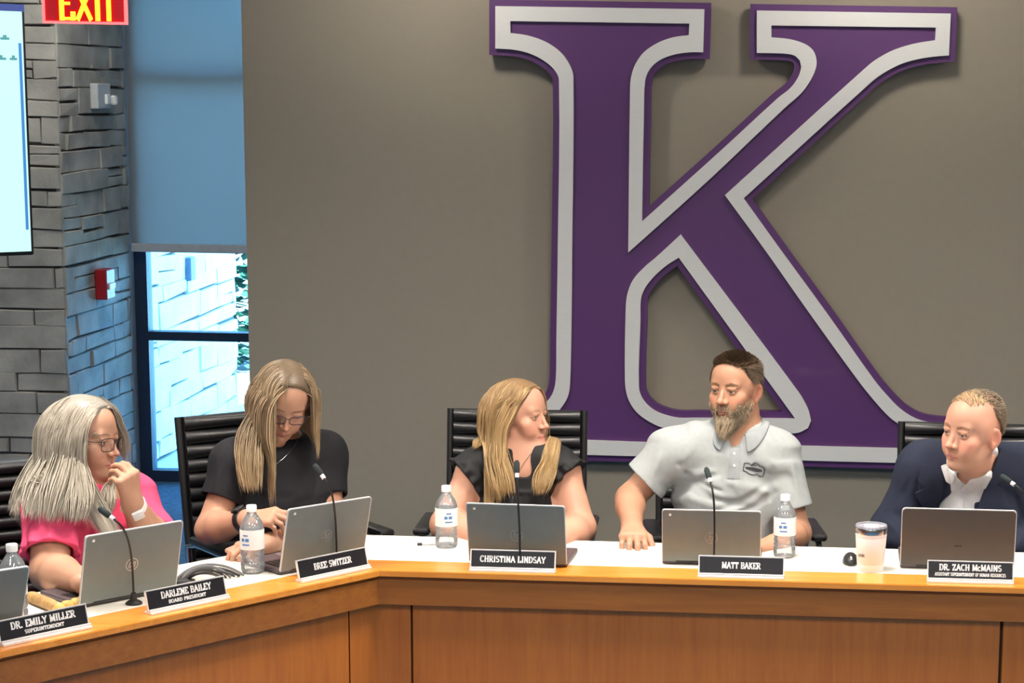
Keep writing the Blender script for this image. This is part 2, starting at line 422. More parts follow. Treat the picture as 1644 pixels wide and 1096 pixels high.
def relax(v, q, n=2, lam=.5):
    """a little Laplacian smoothing"""
    e = np.concatenate([q[:, [0, 1]], q[:, [1, 2]], q[:, [2, 3]], q[:, [3, 0]]])
    for _ in range(n):
        acc = np.zeros_like(v); cnt = np.zeros(len(v))
        for a, b in ((0, 1), (1, 0)):
            for c in range(3): acc[:, c] += np.bincount(e[:, a], v[e[:, b], c], len(v))
            cnt += np.bincount(e[:, a], minlength=len(v))
        v = v * (1 - lam) + lam * acc / np.maximum(cnt, 1)[:, None]
    return v

def mesh_obj(name, v, faces, mats, parent=None, col=None, smooth=True, midx=None):
    """faces: (m,4) or (m,3) array, or list of such arrays"""
    me = bpy.data.meshes.new(name)
    fl = faces if isinstance(faces, list) else [faces]
    fl = [np.asarray(f, np.int32) for f in fl if len(f)]
    me.vertices.add(len(v)); me.vertices.foreach_set('co', np.asarray(v, np.float32).ravel())
    nl = sum(f.size for f in fl); npoly = sum(len(f) for f in fl)
    me.loops.add(nl); me.polygons.add(npoly)
    me.loops.foreach_set('vertex_index', np.concatenate([f.ravel() for f in fl]))
    tot = np.concatenate([np.full(len(f), f.shape[1]) for f in fl]); st = np.concatenate([[0], np.cumsum(tot)[:-1]])
    me.polygons.foreach_set('loop_start', st.astype(np.int32)); me.polygons.foreach_set('loop_total', tot.astype(np.int32))
    if midx is not None: me.polygons.foreach_set('material_index', np.asarray(midx, np.int32))
    if smooth: me.polygons.foreach_set('use_smooth', np.ones(npoly, bool))
    me.update(calc_edges=True); me.validate()
    if col is not None:
        a = me.color_attributes.new('Col', 'FLOAT_COLOR', 'POINT')
        c4 = np.ones((len(v), 4), np.float32); c4[:, :3] = col; a.data.foreach_set('color', c4.ravel())
    for m in (mats if isinstance(mats, (list, tuple)) else [mats]): me.materials.append(m)
    o = bpy.data.objects.new(name, me); COL.objects.link(o)
    if parent is not None:
        o.parent = parent
        o.matrix_parent_inverse = parent.matrix_basis.inverted()
    return o

# ---------------------------------------------------------------- heads
def head_sdf(S, H, o):
    """o: options (fem, jaw, nose, eye, brow, lips, neck ...)"""
    g = o.get; fem = g('fem', 0); jw = g('jaw', 1.0); ns = g('nose', 1.0)
    H.ell(S, (0, -.010, .032), (.0755, .093, .086), .0)                       # cranium
    H.ell(S, (0, .022, .035), (.066, .070, .070), .02)                        # forehead
    H.ell(S, (0, .030, -.035), (.058 * jw, .058, .078), .02)                  # face
    for s in (-1, 1):
        H.cone(S, (s * .054 * jw, -.008, -.052), (s * .016, .062, -.098), .017, .016, .03)    # jaw line
        H.ell(S, (s * .041, .056, -.026), (.025, .026, .022), .018)             # cheekbone
        H.ell(S, (s * .033, .064, -.052), (.022, .024, .026), .02)              # cheek
        H.ell(S, (s * .062, .012, .01), (.014, .03, .03), .02)
    H.cone(S, (-.036, .074, .019), (.036, .074, .019), .012, .012, .016)        # brow bone
    for s in (-1, 1):                                                          # sockets
        H.ell(S, (s * .031, .097, .001), (.0175, .019, .0125), .012, 's')
    H.ell(S, (0, .074, -.066), (.026, .022, .024), .016)                        # muzzle
    H.ell(S, (0, .076, -.100), (.019 * (.85 if fem else 1.05), .017, .015), .016)       # chin
    # nose
    H.cone(S, (0, .088, .008), (0, .108 + .003 * (ns - 1), -.030), .0065, .0085 * ns, .009)
    H.ell(S, (0, .110, -.034), (.0095 * ns, .0115 * ns, .0085), .006)
    for s in (-1, 1):
        H.ell(S, (s * .0125 * ns, .098, -.037), (.0075, .0105, .007), .006)
        H.ell(S, (s * .0065, .103, -.0445), (.0038, .006, .003), .002, 's')
    for s in (-1, 1): H.cone(S, (s * .0105, .080, .006), (s * .0125, .090, -.028), .0075, .007, .008)
    # lids over the eyeballs
    op = g('open', 1.0)
    for s in (-1, 1):
        H.ell(S, (s * .031, .0765, .0), (.0150, .0136, .0132), .005)
        if op > .05:
            H.ell(S, (s * .0315, .092, -.0008 - .0015 * (1 - op)), (.0125, .012, .0052 * op), .0015, 's')
            # lid fold
        H.cone(S, (s * .018, .0895, .0105), (s * .043, .0845, .0095), .0030, .0030, .006)
    # lips
    lp = g('lips', 1.0)
    for s in (-1, 1):
        H.cone(S, (s * .0035, .0975, -.0655), (s * .021, .0865, -.0695), .0042 * lp, .0018, .004)
        H.cone(S, (0, .0965, -.0765), (s * .019, .0865, -.0715), .0050 * lp, .0018, .004)
    mo = g('mouth', .0)
    for s in (-1, 1):
        H.cone(S, (0, .1035, -.0712), (s * .024, .0905, -.0708), .0012 + mo, .0010, .002, 's')
    H.cone(S, (0, .100, -.0845), (0, .100, -.0845), .006, .006, .008, 's')        # below lower lip
    # ears
    es = g('ear', 1.05)
    for s in (-1, 1):
        Me = rotzm(s * .50) @ roty(s * .16)
        H.ell(S, (s * .0800, -.010, -.013), (.0062, .0195 * es, .0310 * es), .004, 'u', Me)
        H.ell(S, (s * .0710, -.002, -.014), (.010, .011, .020), .006)
        H.ell(S, (s * .0858, -.0065, -.010), (.0050, .0115 * es, .0200 * es), .002, 's', Me)
        H.ell(S, (s * .0768, -.005, -.040), (.0060, .008, .010), .007)

def sstep(x, a, b):
    t = np.clip((x - a) / (b - a), 0, 1); return t * t * (3 - 2 * t)

def head_paint(H, p, col, o):
    q = H.l(p); x, y, z = np.abs(q[:, 0]), q[:, 1], q[:, 2]
    near = (np.abs(q) < .2).all(1)
    def mix(c, w):
        w = np.where(near, w, 0)[:, None]; col[:] = col * (1 - w) + np.array(c) * w
    front = sstep(y, .03, .06)
    g = lambda cx, cy, cz, r: np.exp(-(((x - cx) ** 2 + (y - cy) ** 2 + (z - cz) ** 2) / (r * r)))
    mix(o['blush'], .55 * g(.043, .07, -.04, .022)); mix(o['blush'], .5 * g(0, .112, -.034, .013))
    mix(o['blush'], .45 * g(.078, -.01, -.01, .03))
    # lips
    zz = -.0712; lipw = np.clip(1 - (x / .0235) ** 2, 0, 1)
    up = (z > zz) & (z < zz + .0092 * lipw ** .7 + .0004); lo_ = (z <= zz) & (z > zz - .0105 * lipw ** .7)
    mix(o['lip'], .75 * ((up | lo_) & (x < .0235) & (y > .08)))
    mix(np.array(o['lip']) * .35, .8 * ((np.abs(z - zz) < .0013) & (x < .023) & (y > .078)))  # crease shade between the lips, put into the colour as a dark line
    # brows
    bz = .0185 + .006 * np.sin(np.clip((x - .014) / .034, 0, 1) * 2.6) - .000
    bw = .0040 * (1 - .55 * np.clip((x - .02) / .03, 0, 1)) * o.get('browt', 1)
    mix(o['brow'], o.get('browa', .8) * ((np.abs(z - bz) < bw) & (x > .012) & (x < .050) & (y > .05)))
    # lash lines
    e = ((x - .0315) / .0135) ** 2 + ((z + .0005) / (.0062 * max(o.get('open', 1), .3))) ** 2
    mix(o.get('lash', (.05, .03, .02)), o.get('lasha', .8) * ((e > .62) & (e < 1.45) & (z > -.001) & (y > .07)))
    if 'stubble' in o:
        w = (1 - sstep(z, -.055, -.035)) * (1 - sstep(np.abs(z + .0712) * (x < .024), 0, .001) * 0) * sstep(y, -.02, .03)
        w = w * ~((up | lo_) & (x < .0235)) * (z > -.12)
        mix(o['stubble'], o.get('stuba', .5) * w)
    return col

def eyeballs(H, o, gaze):
    """gaze: world direction; returns verts, tris/quads, colours"""
    V, Fc, Cc = [], [], []; n, m = 20, 28; r = .0118 * H.s; g = nrm(gaze)
    a = nrm(np.cross(g, [0.01, .02, 1])); b = np.cross(g, a); off = 0
    for s in (-1, 1):
        c = H.w(s * .031, .0768, 0); vs = []; cs = []
        for i in range(n + 1):
            th = math.pi * (i / n) ** 1.25
            for j in range(m):
                ph = 2 * math.pi * j / m
                rr = r * (1.035 if th < .5 else 1.0)
                vs.append(c + rr * (math.cos(th) * g + math.sin(th) * (math.cos(ph) * a + math.sin(ph) * b)))
                cs.append((.008, .007, .006) if th < .22 else (o['iris'] if th < .50 else ((.03, .02, .02) if th < .56 else (.62, .58, .55))))
        for i in range(n):
            for j in range(m):
                k = off + i * m + j; k2 = off + i * m + (j + 1) % m
                Fc.append((k, k2, k2 + m, k + m))
        V += vs; Cc += cs; off += len(vs)
    return np.array(V), np.array(Fc), np.array(Cc)

# ================================================================ the room
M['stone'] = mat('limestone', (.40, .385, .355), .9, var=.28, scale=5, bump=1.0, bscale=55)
M['stone_out'] = mat('sunlit_limestone', (.62, .60, .56), .9, var=.12, scale=5, bump=.8, bscale=40)  # paler copy of the limestone, with the sun's brightness put into its colour
M['mortar'] = mat('dark_mortar', (.10, .095, .09), .95)
def stone_mesh(o, u, n, width, z0, z1, seed, hmin=.075, hmax=.135, wmin=.18, wmax=.55, skew=.006):
    """irregular split-face courses as one mesh; o origin, u along, n outward"""
    rg = random.Random(seed); mb = MB(); o = Vector(o); u = Vector(u).normalized(); n = Vector(n).normalized(); Z = Vector((0, 0, 1))
    z = z0
    while z < z1:
        h = rg.uniform(hmin, hmax); x = -rg.uniform(0, .2)
        while x < width:
            w = rg.uniform(wmin, wmax) * (1.25 if h > .09 else .9); parts = [(x, x + w, z, z + h)]
            if rg.random() < .12: zm = z + h * rg.uniform(.4, .6); parts = [(x, x + w, z, zm), (x, x + w, zm, z + h)]
            for a, b, c, d in parts:
                a = max(a, 0); b = min(b, width); 
                if b - a < .02: continue
                g = .0025; e = rg.uniform(0, .011); bv = .004
                j = lambda: rg.uniform(-skew, skew)
                q = [(a + g + j() * .5, c + g + j()), (b - g + j() * .5, c + g + j()), (b - g + j() * .5, min(d, z1) - g + j()), (a + g + j() * .5, min(d, z1) - g + j())]
                cx = sum(p[0] for p in q) / 4; cz = sum(p[1] for p in q) / 4
                P = lambda s, t, k: o + u * s + Z * t + n * k
                vs = [P(s, t, -.012) for s, t in q] + [P(s, t, .006 + e * .4) for s, t in q]
                vs += [P(s + (bv if s < cx else -bv), t + (bv if t < cz else -bv), .012 + e + rg.uniform(-.004, .004)) for s, t in q]
                fs = [(0, 1, 5, 4), (1, 2, 6, 5), (2, 3, 7, 6), (3, 0, 4, 7), (4, 5, 9, 8), (5, 6, 10, 9), (6, 7, 11, 10), (7, 4, 8, 11), (8, 9, 10, 11)]
                mb.add(vs, fs)
            x += w
        z += h
    return mb
struct(box_obj('floor', (-8, -3.2, -.1), (5.2, 10.98, 0), M['carpet']))
struct(box_obj('ceiling', (-8, -3.2, 3.0), (5.2, 11.05, 3.15), M['ceil']))
struct(box_obj('wall_back', (-2.085, 8.2, 0), (5.2, 8.38, 3.0), M['taupe']))
struct(box_obj('wall_right', (5.0, -3.2, 0), (5.2, 8.2, 3.0), M['sidewall']))
struct(box_obj('wall_front', (-8, -3.3, 0), (5.2, -3.1, 3.0), M['sidewall']))
struct(box_obj('wall_far_left', (-8.2, -3.2, 0), (-8, 9.9, 3.0), M['sidewall']))
w = struct(box_obj('wall_left', (-8.0, 9.83, 0), (-3.395, 10.0, 3.0), M['mortar']))
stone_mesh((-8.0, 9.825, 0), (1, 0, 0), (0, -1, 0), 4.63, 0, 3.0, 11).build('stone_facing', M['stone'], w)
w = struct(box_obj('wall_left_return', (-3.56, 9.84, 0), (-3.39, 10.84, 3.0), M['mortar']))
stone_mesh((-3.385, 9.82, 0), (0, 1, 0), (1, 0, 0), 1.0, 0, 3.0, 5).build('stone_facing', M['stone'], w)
struct(box_obj('trim_1', (-3.56, 10.82, 0), (-3.368, 10.98, 3.0), M['pier']))
struct(box_obj('wall_window_side', (-2.55, 10.90, 0), (5.2, 11.05, 3.0), M['sidewall']))
struct(box_obj('wall_passage', (-1.2, 8.38, 0), (-1.05, 10.9, 3.0), M['sidewall']))

# window: dark aluminium storefront frame, panes, and a roller shade in front of the upper lights
win = bpy.data.objects.new('window_1', None); COL.objects.link(win); win.location = (-3.0, 10.93, 0); struct(win)
mb = MB()
for x0, x1 in ((-3.367, -3.302), (-2.62, -2.55)): mb.box(((x0 + x1) / 2 + 3.0, 0, 1.5), (x1 - x0, .09, 3.0))
for z0, z1 in ((0, .06), (.765, .812), (2.122, 2.17), (2.95, 3.0)): mb.box((-2.96 + 3.0, 0, (z0 + z1) / 2), (.69, .085, z1 - z0))
mb.build('window_frame', M['frame'], win)
for z0, z1 in ((.06, .765), (.812, 2.122), (2.17, 2.95)):
    MB().box((.04, .01, (z0 + z1) / 2), (.69, .006, z1 - z0)).build('pane', M['glass'], win)
sh, nt, b = new_mat('shade_fabric'); nt.nodes.clear(); L = nt.links.new
out = nd(nt, 'ShaderNodeOutputMaterial'); df = nd(nt, 'ShaderNodeBsdfDiffuse'); df.inputs[0].default_value = (.40, .42, .44, 1)
tl = nd(nt, 'ShaderNodeBsdfTranslucent'); tl.inputs[0].default_value = (.46, .44, .41, 1); tp = nd(nt, 'ShaderNodeBsdfTransparent'); tp.inputs[0].default_value = (.9, .9, .9, 1)
tcs = nd(nt, 'ShaderNodeTexCoord'); wv = nd(nt, 'ShaderNodeTexNoise', Scale=220.); L(tcs.outputs['Object'], wv.inputs['Vector'])
mm = nd(nt, 'ShaderNodeMath', operation='MULTIPLY_ADD'); L(wv.outputs['Fac'], mm.inputs[0]); mm.inputs[1].default_value = .06; mm.inputs[2].default_value = .04
m1 = nd(nt, 'ShaderNodeMixShader'); m1.inputs[0].default_value = .5; L(df.outputs[0], m1.inputs[1]); L(tl.outputs[0], m1.inputs[2])
m2 = nd(nt, 'ShaderNodeMixShader'); L(mm.outputs[0], m2.inputs[0]); L(m1.outputs[0], m2.inputs[1]); L(tp.outputs[0], m2.inputs[2]); L(m2.outputs[0], out.inputs[0])
t = thing('roller_shade', 'translucent grey roller shade drawn halfway down the tall window', 'window shade', (-2.98, 10.83, 2.9))
MB().box((.0, 0, -.82), (.76, .002, 1.60)).build('shade_fabric', sh, t)
MB().box((.0, 0, -1.637), (.76, .012, .045), bev=.004).build('hem_bar', mat('hem_bar_grey', (.5, .52, .55), .5), t)
mb = MB(); mb.tube([(-.38, 0, .03), (.38, 0, .03)], .035, 16); mb.build('roller_tube', M['silver'], t, True, 40)

# outside: the stone wall runs on past the glass, pavement, planting
o = box_obj('wall_outside', (-3.75, 11.06, -.05), (-3.49, 13.35, 3.6), M['mortar']); struct(o)
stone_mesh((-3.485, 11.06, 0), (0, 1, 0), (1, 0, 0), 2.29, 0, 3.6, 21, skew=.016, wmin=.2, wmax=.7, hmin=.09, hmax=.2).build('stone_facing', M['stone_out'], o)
g = struct(box_obj('ground_outside', (-9, 11.05, -.12), (3, 30, -.02), mat('pavement', (.42, .42, .40), .9, var=.1, bump=.3)))
rg = random.Random(3); mb = MB()
for i in range(4200):
    a, b_, c_ = rg.uniform(-4.9, -3.2), rg.uniform(15.2, 16.2), rg.uniform(0, 2.6); s = rg.uniform(.05, .10)
    T = Matrix.Translation((a, b_, c_)) @ Matrix.Rotation(rg.uniform(0, 6.3), 4, 'Z') @ Matrix.Rotation(rg.uniform(-1, 1), 4, 'X')
    mb.add([(-s, 0, 0), (0, -s * .5, 0), (s, 0, 0), (0, s * .5, 0)], [(0, 1, 2, 3)], T)
tag(mb.build('hedge', mat('hedge_leaf', (.03, .09, .05), .7, var=.4), None, recalc=False), 'dim leafy hedge seen beyond the end of the sunlit stone wall', 'hedge')
t = thing('outdoor_outlet', 'small dark outlet cover on the sunlit stone wall outside the window', 'outlet', (-3.455, 12.25, 1.03))
mb = MB(); mb.box((0, 0, 0), (.04, .10, .14), bev=.008); mb.build('cover', mat('outlet_cover', (.10, .14, .22), .5), t)

# wall fittings on the stone return
t = thing('card_reader', 'white control box on the stone wall below the exit sign', 'control box', (-3.345, 10.36, 2.05))
mb = MB(); mb.box((0, 0, 0), (.04, .20, .125), bev=.006); mb.build('housing', mat('pale_housing', (.6, .62, .65), .5), t)
mb = MB(); mb.box((.026, .03, -.015), (.016, .05, .05), bev=.005); mb.build('button', M['white'], t)
mb = MB(); mb.box((.026, .13, -.02), (.03, .04, .05), bev=.01); mb.build('latch', M['white'], t)
t = thing('fire_alarm_pull', 'red fire alarm pull station on the stone wall left of the window', 'alarm', (-3.335, 10.30, 1.12))
mb = MB(); mb.box((0, 0, 0), (.06, .13, .15), bev=.006); mb.build('housing', mat('alarm_red', (.42, .012, .02), .4), t)
mb = MB(); mb.box((.034, 0, -.01), (.012, .09, .03), bev=.004); mb.build('handle', M['white'], t)

# ---------------------------------------------------------------- exit sign (edge-lit, hung from the ceiling)
A0 = atY(72, 37, 7.9); A1 = atY(203, 37, 7.9)
ex = thing('exit_sign', 'glowing red EXIT sign hanging from the ceiling at top left', 'exit sign', ((A0[0] + A1[0]) / 2, 7.9, A0[2]))
W = A1[0] - A0[0]
red = mat('exit_red', (.55, .015, .02), .3, emit=(1.0, .030, .045), es=.32)
redb = mat('exit_red_edge', (.8, .08, .08), .3, emit=(1, .10, .10), es=3.0)
yel = mat('exit_letters', (.9, .6, .1), .4, emit=(1.0, .62, .03), es=1.6)
MB().box((0, 0, .075), (W, .012, .15), bev=.004).build('panel', red, ex)
mb = MB()
for c, d in (((0, -.001, .004), (W + .004, .018, .009)), ((-W / 2, -.001, .075), (.009, .018, .15)), ((W / 2, -.001, .075), (.009, .018, .15))): mb.box(c, d)
mb.build('edge_strip', redb, ex)
mb = MB(); mb.box((0, 0, .185), (W + .04, .05, .07), bev=.006); mb.build('canopy', M['white'], ex)
mb = MB(); mb.tube([(0, 0, .21), (0, 0, 3.0 - A0[2])], .012, 12); mb.build('stem', M['white'], ex, True, 40)
Tf = Matrix(((1, 0, 0, 0), (0, 0, -1, 0), (0, 1, 0, 0), (0, 0, 0, 1)))      # letter plane x,y -> x,z facing -Y
def exit_letters(nm, m, th, dep, ps=0):
    for k, ch in enumerate('EXIT'):
        xs = [-.066, .001, .052, .094][k]
        lettering_obj(nm, ch, .108, m, ex, Matrix.Translation((xs, -dep, .018)) @ Tf, width=[.070, .068, .042, .068][k], thick=th, serif=False)
exit_letters('letter', yel, .20, .008)
exit_letters('letter_glow', mat('exit_letter_edge', (.6, .01, .01), .3, emit=(.9, .0, .0), es=.7), .36, .007)

# ---------------------------------------------------------------- wall display at far left
S0 = atY(47.5, 11, 9.0); S1 = atY(47.5, 409, 9.0)
Hs = S0[2] - S1[2]; Ws = 1.95; ang = math.radians(42)
tv = thing('wall_display', 'large bright white presentation screen at the left edge, hung from the ceiling', 'display', ((S0[0] + S1[0]) / 2, 9.0, S1[2]), ang)
mb = MB(); mb.box((-Ws / 2, .03, Hs / 2), (Ws, .06, Hs), bev=.008); mb.build('bezel', M['black'], tv)
scm = mat('screen_white', (.1, .1, .1), .3, emit=(.62, 1.0, 1.0), es=1.05, var=0)
mb = MB(); mb.box((-Ws / 2, -.002, Hs / 2), (Ws - .03, .006, Hs - .035)); mb.build('screen', scm, tv)
mb = MB(); mb.box((-Ws / 2, -.006, Hs - .006), (Ws - .012, .006, .030)); mb.build('title_bar', mat('screen_title_bar', (.02, .03, .1), .4, emit=(.05, .075, .26), es=1), tv)
mb = MB(); mb.box((-.018 - .012, -.006, Hs * .48), (.012, .004, Hs * .75)); mb.build('scroll_bar', mat('screen_scroll', (.02, .1, .3), .4, emit=(.06, .24, .55), es=1), tv)
rg = random.Random(9); tm = mat('screen_text', (.02, .1, .12), .5, emit=(.10, .34, .36), es=1)
for row, x0_ in ((.137, -.075), (.222, -.045), (.275, -.15), (.347, -.14)):
    mb = MB(); z = Hs - row; x = x0_
    while x > -Ws + .2:
        wd = rg.uniform(.02, .06); mb.box((x - wd / 2, -.0065, z), (wd, .002, .010)); mb.box((x - wd / 2, -.0065, z + .009), (wd * .4, .002, .012)); x -= wd + .016
    mb.build('text_line', tm, tv)
mb = MB(); mb.tube([(-Ws / 2, .09, Hs * .6), (-Ws / 2, .09, 3.0 - S1[2])], .03, 14); mb.box((-Ws / 2, .085, Hs * .55), (.3, .05, .3)); mb.build('ceiling_mount', M['black'], tv, True, 40)

# ================================================================ the K emblem on the back wall
def smooth_loop(pts, corner=34, closed=True, n=4):
    out = []; m = len(pts)
    def ang(i):
        a = np.array(pts[i]) - np.array(pts[i - 1]); b = np.array(pts[(i + 1) % m]) - np.array(pts[i])
        c = (a @ b) / (np.linalg.norm(a) * np.linalg.norm(b) + 1e-9); return math.degrees(math.acos(max(-1, min(1, c))))
    cor = [ang(i) > corner for i in range(m)]
    for i in range(m):
        p0, p1, p2, p3 = (np.array(pts[j % m], float) for j in (i - 1, i, i + 1, i + 2))
        if cor[i]: p0 = p1 - (p2 - p1)
        if cor[(i + 1) % m]: p3 = p2 + (p2 - p1)
        L = np.linalg.norm(p2 - p1); 
        # long straight edges keep their direction
        t1 = (p2 - p0) / (np.linalg.norm(p2 - p1) + np.linalg.norm(p1 - p0)) * L
        t2 = (p3 - p1) / (np.linalg.norm(p3 - p2) + np.linalg.norm(p2 - p1)) * L
        for k in range(n):
            t = k / n; h = (2 * t ** 3 - 3 * t ** 2 + 1, t ** 3 - 2 * t ** 2 + t, -2 * t ** 3 + 3 * t ** 2, t ** 3 - t ** 2)
            out.append(tuple(h[0] * p1 + h[1] * t1 + h[2] * p2 + h[3] * t2))
    return out
def offset_loop(pts, d):
    m = len(pts); P = np.array(pts, float); nx = np.roll(P, -1, 0); pv = np.roll(P, 1, 0)
    e1 = P - pv; e2 = nx - P; e1 /= np.linalg.norm(e1, axis=1, keepdims=True) + 1e-9; e2 /= np.linalg.norm(e2, axis=1, keepdims=True) + 1e-9
    n1 = np.stack([e1[:, 1], -e1[:, 0]], 1); n2 = np.stack([e2[:, 1], -e2[:, 0]], 1); b = n1 + n2
    k = np.clip(1 / np.maximum((b * n1).sum(1), .25), 0, 3.2)
    return [tuple(p) for p in P + b * k[:, None] * d]
K_OUT = [(796, 10), (1131, 15), (1129, 84), (1107, 84), (1081, 88), (1059, 97), (1043, 112), (1036, 130), (1034, 182), (1031, 355), (1160, 239), (1249, 157), (1268, 142), (1280, 126), (1286, 109), (1284, 97), (1275, 89), (1257, 86), (1215, 85), (1215, 17), (1526, 22), (1523, 89), (1490, 92), (1461, 98), (1439, 106), (1414, 120), (1395, 135), (1194, 318), (1253, 400), (1326, 500), (1404, 610), (1425, 635), (1446, 656), (1470, 671), (1495, 678), (1530, 681), (1575, 682), (1574, 744), (1448, 742), (1289, 738), (929, 728.7), (800, 726), (801, 660), (840, 658), (862, 653), (879, 643), (889, 627), (893, 605), (893.7, 551), (896, 400), (898, 128), (889.6, 111), (873, 97), (851, 86), (826, 80), (796, 78)]
K_IN = [(820, 34), (1107, 38), (1106, 56.6), (1081, 60), (1056, 69), (1034, 84), (1021, 102), (1014.4, 120), (1012, 139), (1009, 405), (1140, 287), (1260, 173), (1286, 150), (1300, 131), (1308.6, 113), (1311, 98.5), (1306, 82), (1293, 71), (1268, 63), (1238.5, 60), (1238.5, 41), (1502, 44.5), (1501, 64.6), (1468, 70), (1439, 78.5), (1417, 89), (1395, 104), (1164, 313), (1227.6, 400), (1298, 500), (1379, 612), (1404, 643), (1425, 666), (1443, 680), (1461, 690), (1485, 698), (1520, 702), (1552, 703), (1552, 721), (1454, 719), (1279, 714.6), (1052, 709.5), (929, 705), (824, 702), (824, 683), (845, 682), (868, 677), (888, 667), (902, 653), (912, 636), (915.6, 615), (918, 513), (919, 400), (921, 124), (915, 104), (900.5, 84), (877, 67.5), (847.6, 57), (820, 53)]
H_OUT = [(1093, 376), (1281.6, 628), (1297, 655), (1302, 674), (1297, 686), (1281.6, 693.5), (1258, 694.5), (1100, 691), (1063, 685), (1040, 674), (1021, 659), (1008, 637), (1003.7, 609), (1005, 494), (1007.6, 471), (1017, 448), (1036, 427), (1052, 413.7)]
H_IN = [(1090, 413), (1276.6, 671), (1120, 670), (1090, 670), (1067, 665), (1048, 656), (1033, 641), (1026, 620.6), (1028.6, 513), (1029.4, 479), (1036, 461.6), (1051.6, 442), (1071, 425)]
YW = 8.2; YB = YW - .064
def to_wall(lp, Y=YB): 
    r = []
    for x, y in lp: p = atY(x, y, Y); r.append((p[0] - KX, p[2] - KZ))
    return r
KX, KZ = -.20, 1.55
em = thing('letter_emblem', 'giant purple letter K with silver outline mounted on the taupe wall', 'wall emblem', (KX, YW, KZ))
TK = Matrix(((1, 0, 0, 0), (0, 0, -1, 0), (0, 1, 0, 0), (0, 0, 0, 1)))
ko, ki, ho, hi_ = (smooth_loop(l) for l in (K_OUT, K_IN, H_OUT, H_IN))
base = offset_loop(ko, 10.6); bhole = offset_loop(hi_, -10.6)
MB().prism([to_wall(base), to_wall(bhole)], .022, .064, TK).build('purple_body', M['purple'], em)
MB().prism([to_wall(ko), to_wall(ki)], .063, .079, TK).build('silver_outline', M['silver'], em)
MB().prism([to_wall(ho), to_wall(hi_)], .063, .079, TK).build('silver_outline', M['silver'], em)
for x, y in ((830, 60), (1080, 60), (1240, 50), (1480, 60), (960, 300), (960, 560), (1170, 250), (1340, 640), (960, 690), (1500, 715)):
    p = atY(x, y, YB); mb = MB(); mb.tube([(p[0] - KX, -.002, p[2] - KZ), (p[0] - KX, -.03, p[2] - KZ)], .012, 10); mb.build('wall_standoff', M['black'], em)

# ================================================================ the dais
Q = [(-1.93, 3.0), (-1.857, 4.849), (-1.109, 5.775), (2.35, 5.655)]
def off_line(d):
    P = [np.array(q) for q in Q]; out = []
    ns = []
    for a, b in zip(P[:-1], P[1:]): e = (b - a) / np.linalg.norm(b - a); ns.append(np.array([-e[1], e[0]]))
    for i, p in enumerate(P):
        if i == 0: out.append(p + ns[0] * d)
        elif i == len(P) - 1: out.append(p + ns[-1] * d)
        else: b = ns[i - 1] + ns[i]; out.append(p + b * d / (b @ ns[i]))
    return [tuple(x) for x in out]
def strip(d0, d1, z0, z1):
    a = off_line(d0); b = off_line(d1); mb = MB(); n = len(a)
    mb.prism([a + b[::-1]], z0, z1); return mb
dais = thing('council_dais', 'long angled honey-wood dais with cream worktop and panelled front', 'dais', (-1.109, 5.775, 0))
def dpart(mb, name, m): 
    for i, v in enumerate(mb.v): mb.v[i] = (v[0] + 1.109, v[1] - 5.775, v[2])
    return mb.build(name, m, dais)
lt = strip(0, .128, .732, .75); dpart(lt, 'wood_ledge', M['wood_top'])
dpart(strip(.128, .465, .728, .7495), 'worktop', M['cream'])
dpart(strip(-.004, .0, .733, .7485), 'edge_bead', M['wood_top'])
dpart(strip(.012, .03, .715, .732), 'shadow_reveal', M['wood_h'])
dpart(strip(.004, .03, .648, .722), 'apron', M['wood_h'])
dpart(strip(.044, .06, .0, .66), 'panel_backing', M['gap'])
def front_pt(px):                                   # where a seam seen at px (y~1000) falls along the dais front
    for k in range(len(Q) - 1):
        a = np.array(off_line(.034)[k]); b = np.array(off_line(.034)[k + 1])
        r = ray(px, 1000); # ground-plan intersection
        A_ = np.array([[r[0], -(b - a)[0]], [r[1], -(b - a)[1]]]); s, t_ = np.linalg.solve(A_, a)
        if 0 <= t_ <= 1 and s > 0: return k, t_
    return None
s1 = front_pt(560)[1]; s2 = front_pt(661)[1]
segs = [(0, 0., .93), (0, .935, 1.), (1, 0., .06), (1, .064, s1 - .002), (1, s1 + .002, 1.), (2, 0., s2 - .001), (2, s2 + .001, .52), (2, .523, 1.)]
for k, t0, t1 in segs:
    a, b = np.array(off_line(.032)[k]), np.array(off_line(.032)[k + 1]); c, d = np.array(off_line(.045)[k]), np.array(off_line(.045)[k + 1])
    lp = [tuple(a + (b - a) * t0), tuple(a + (b - a) * t1), tuple(c + (d - c) * t1), tuple(c + (d - c) * t0)]
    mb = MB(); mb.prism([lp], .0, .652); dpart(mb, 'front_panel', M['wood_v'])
mb = MB(); mb.box((0, 0, 0), (.001, .001, .001))
# end supports under the top
for px_, py_ in ((2.2, 5.9), (-.4, 5.98), (-1.75, 5.35)):
    mb = MB(); mb.box((px_ + 1.109, py_ - 5.775, .364), (.03, .25, .728)); mb.build('support_panel', M['wood_v'], dais)
# frames along the dais for placing things: (point on ledge, heading)
CQ = np.array(Q[2]); DL = (np.array(Q[1]) - CQ) / np.linalg.norm(np.array(Q[1]) - CQ)
YAW_L = math.atan2(-DL[1], -DL[0])            # heading of the left wing (towards the corner)
YAW_C = math.atan2(Q[3][1] - Q[2][1], Q[3][0] - Q[2][0])

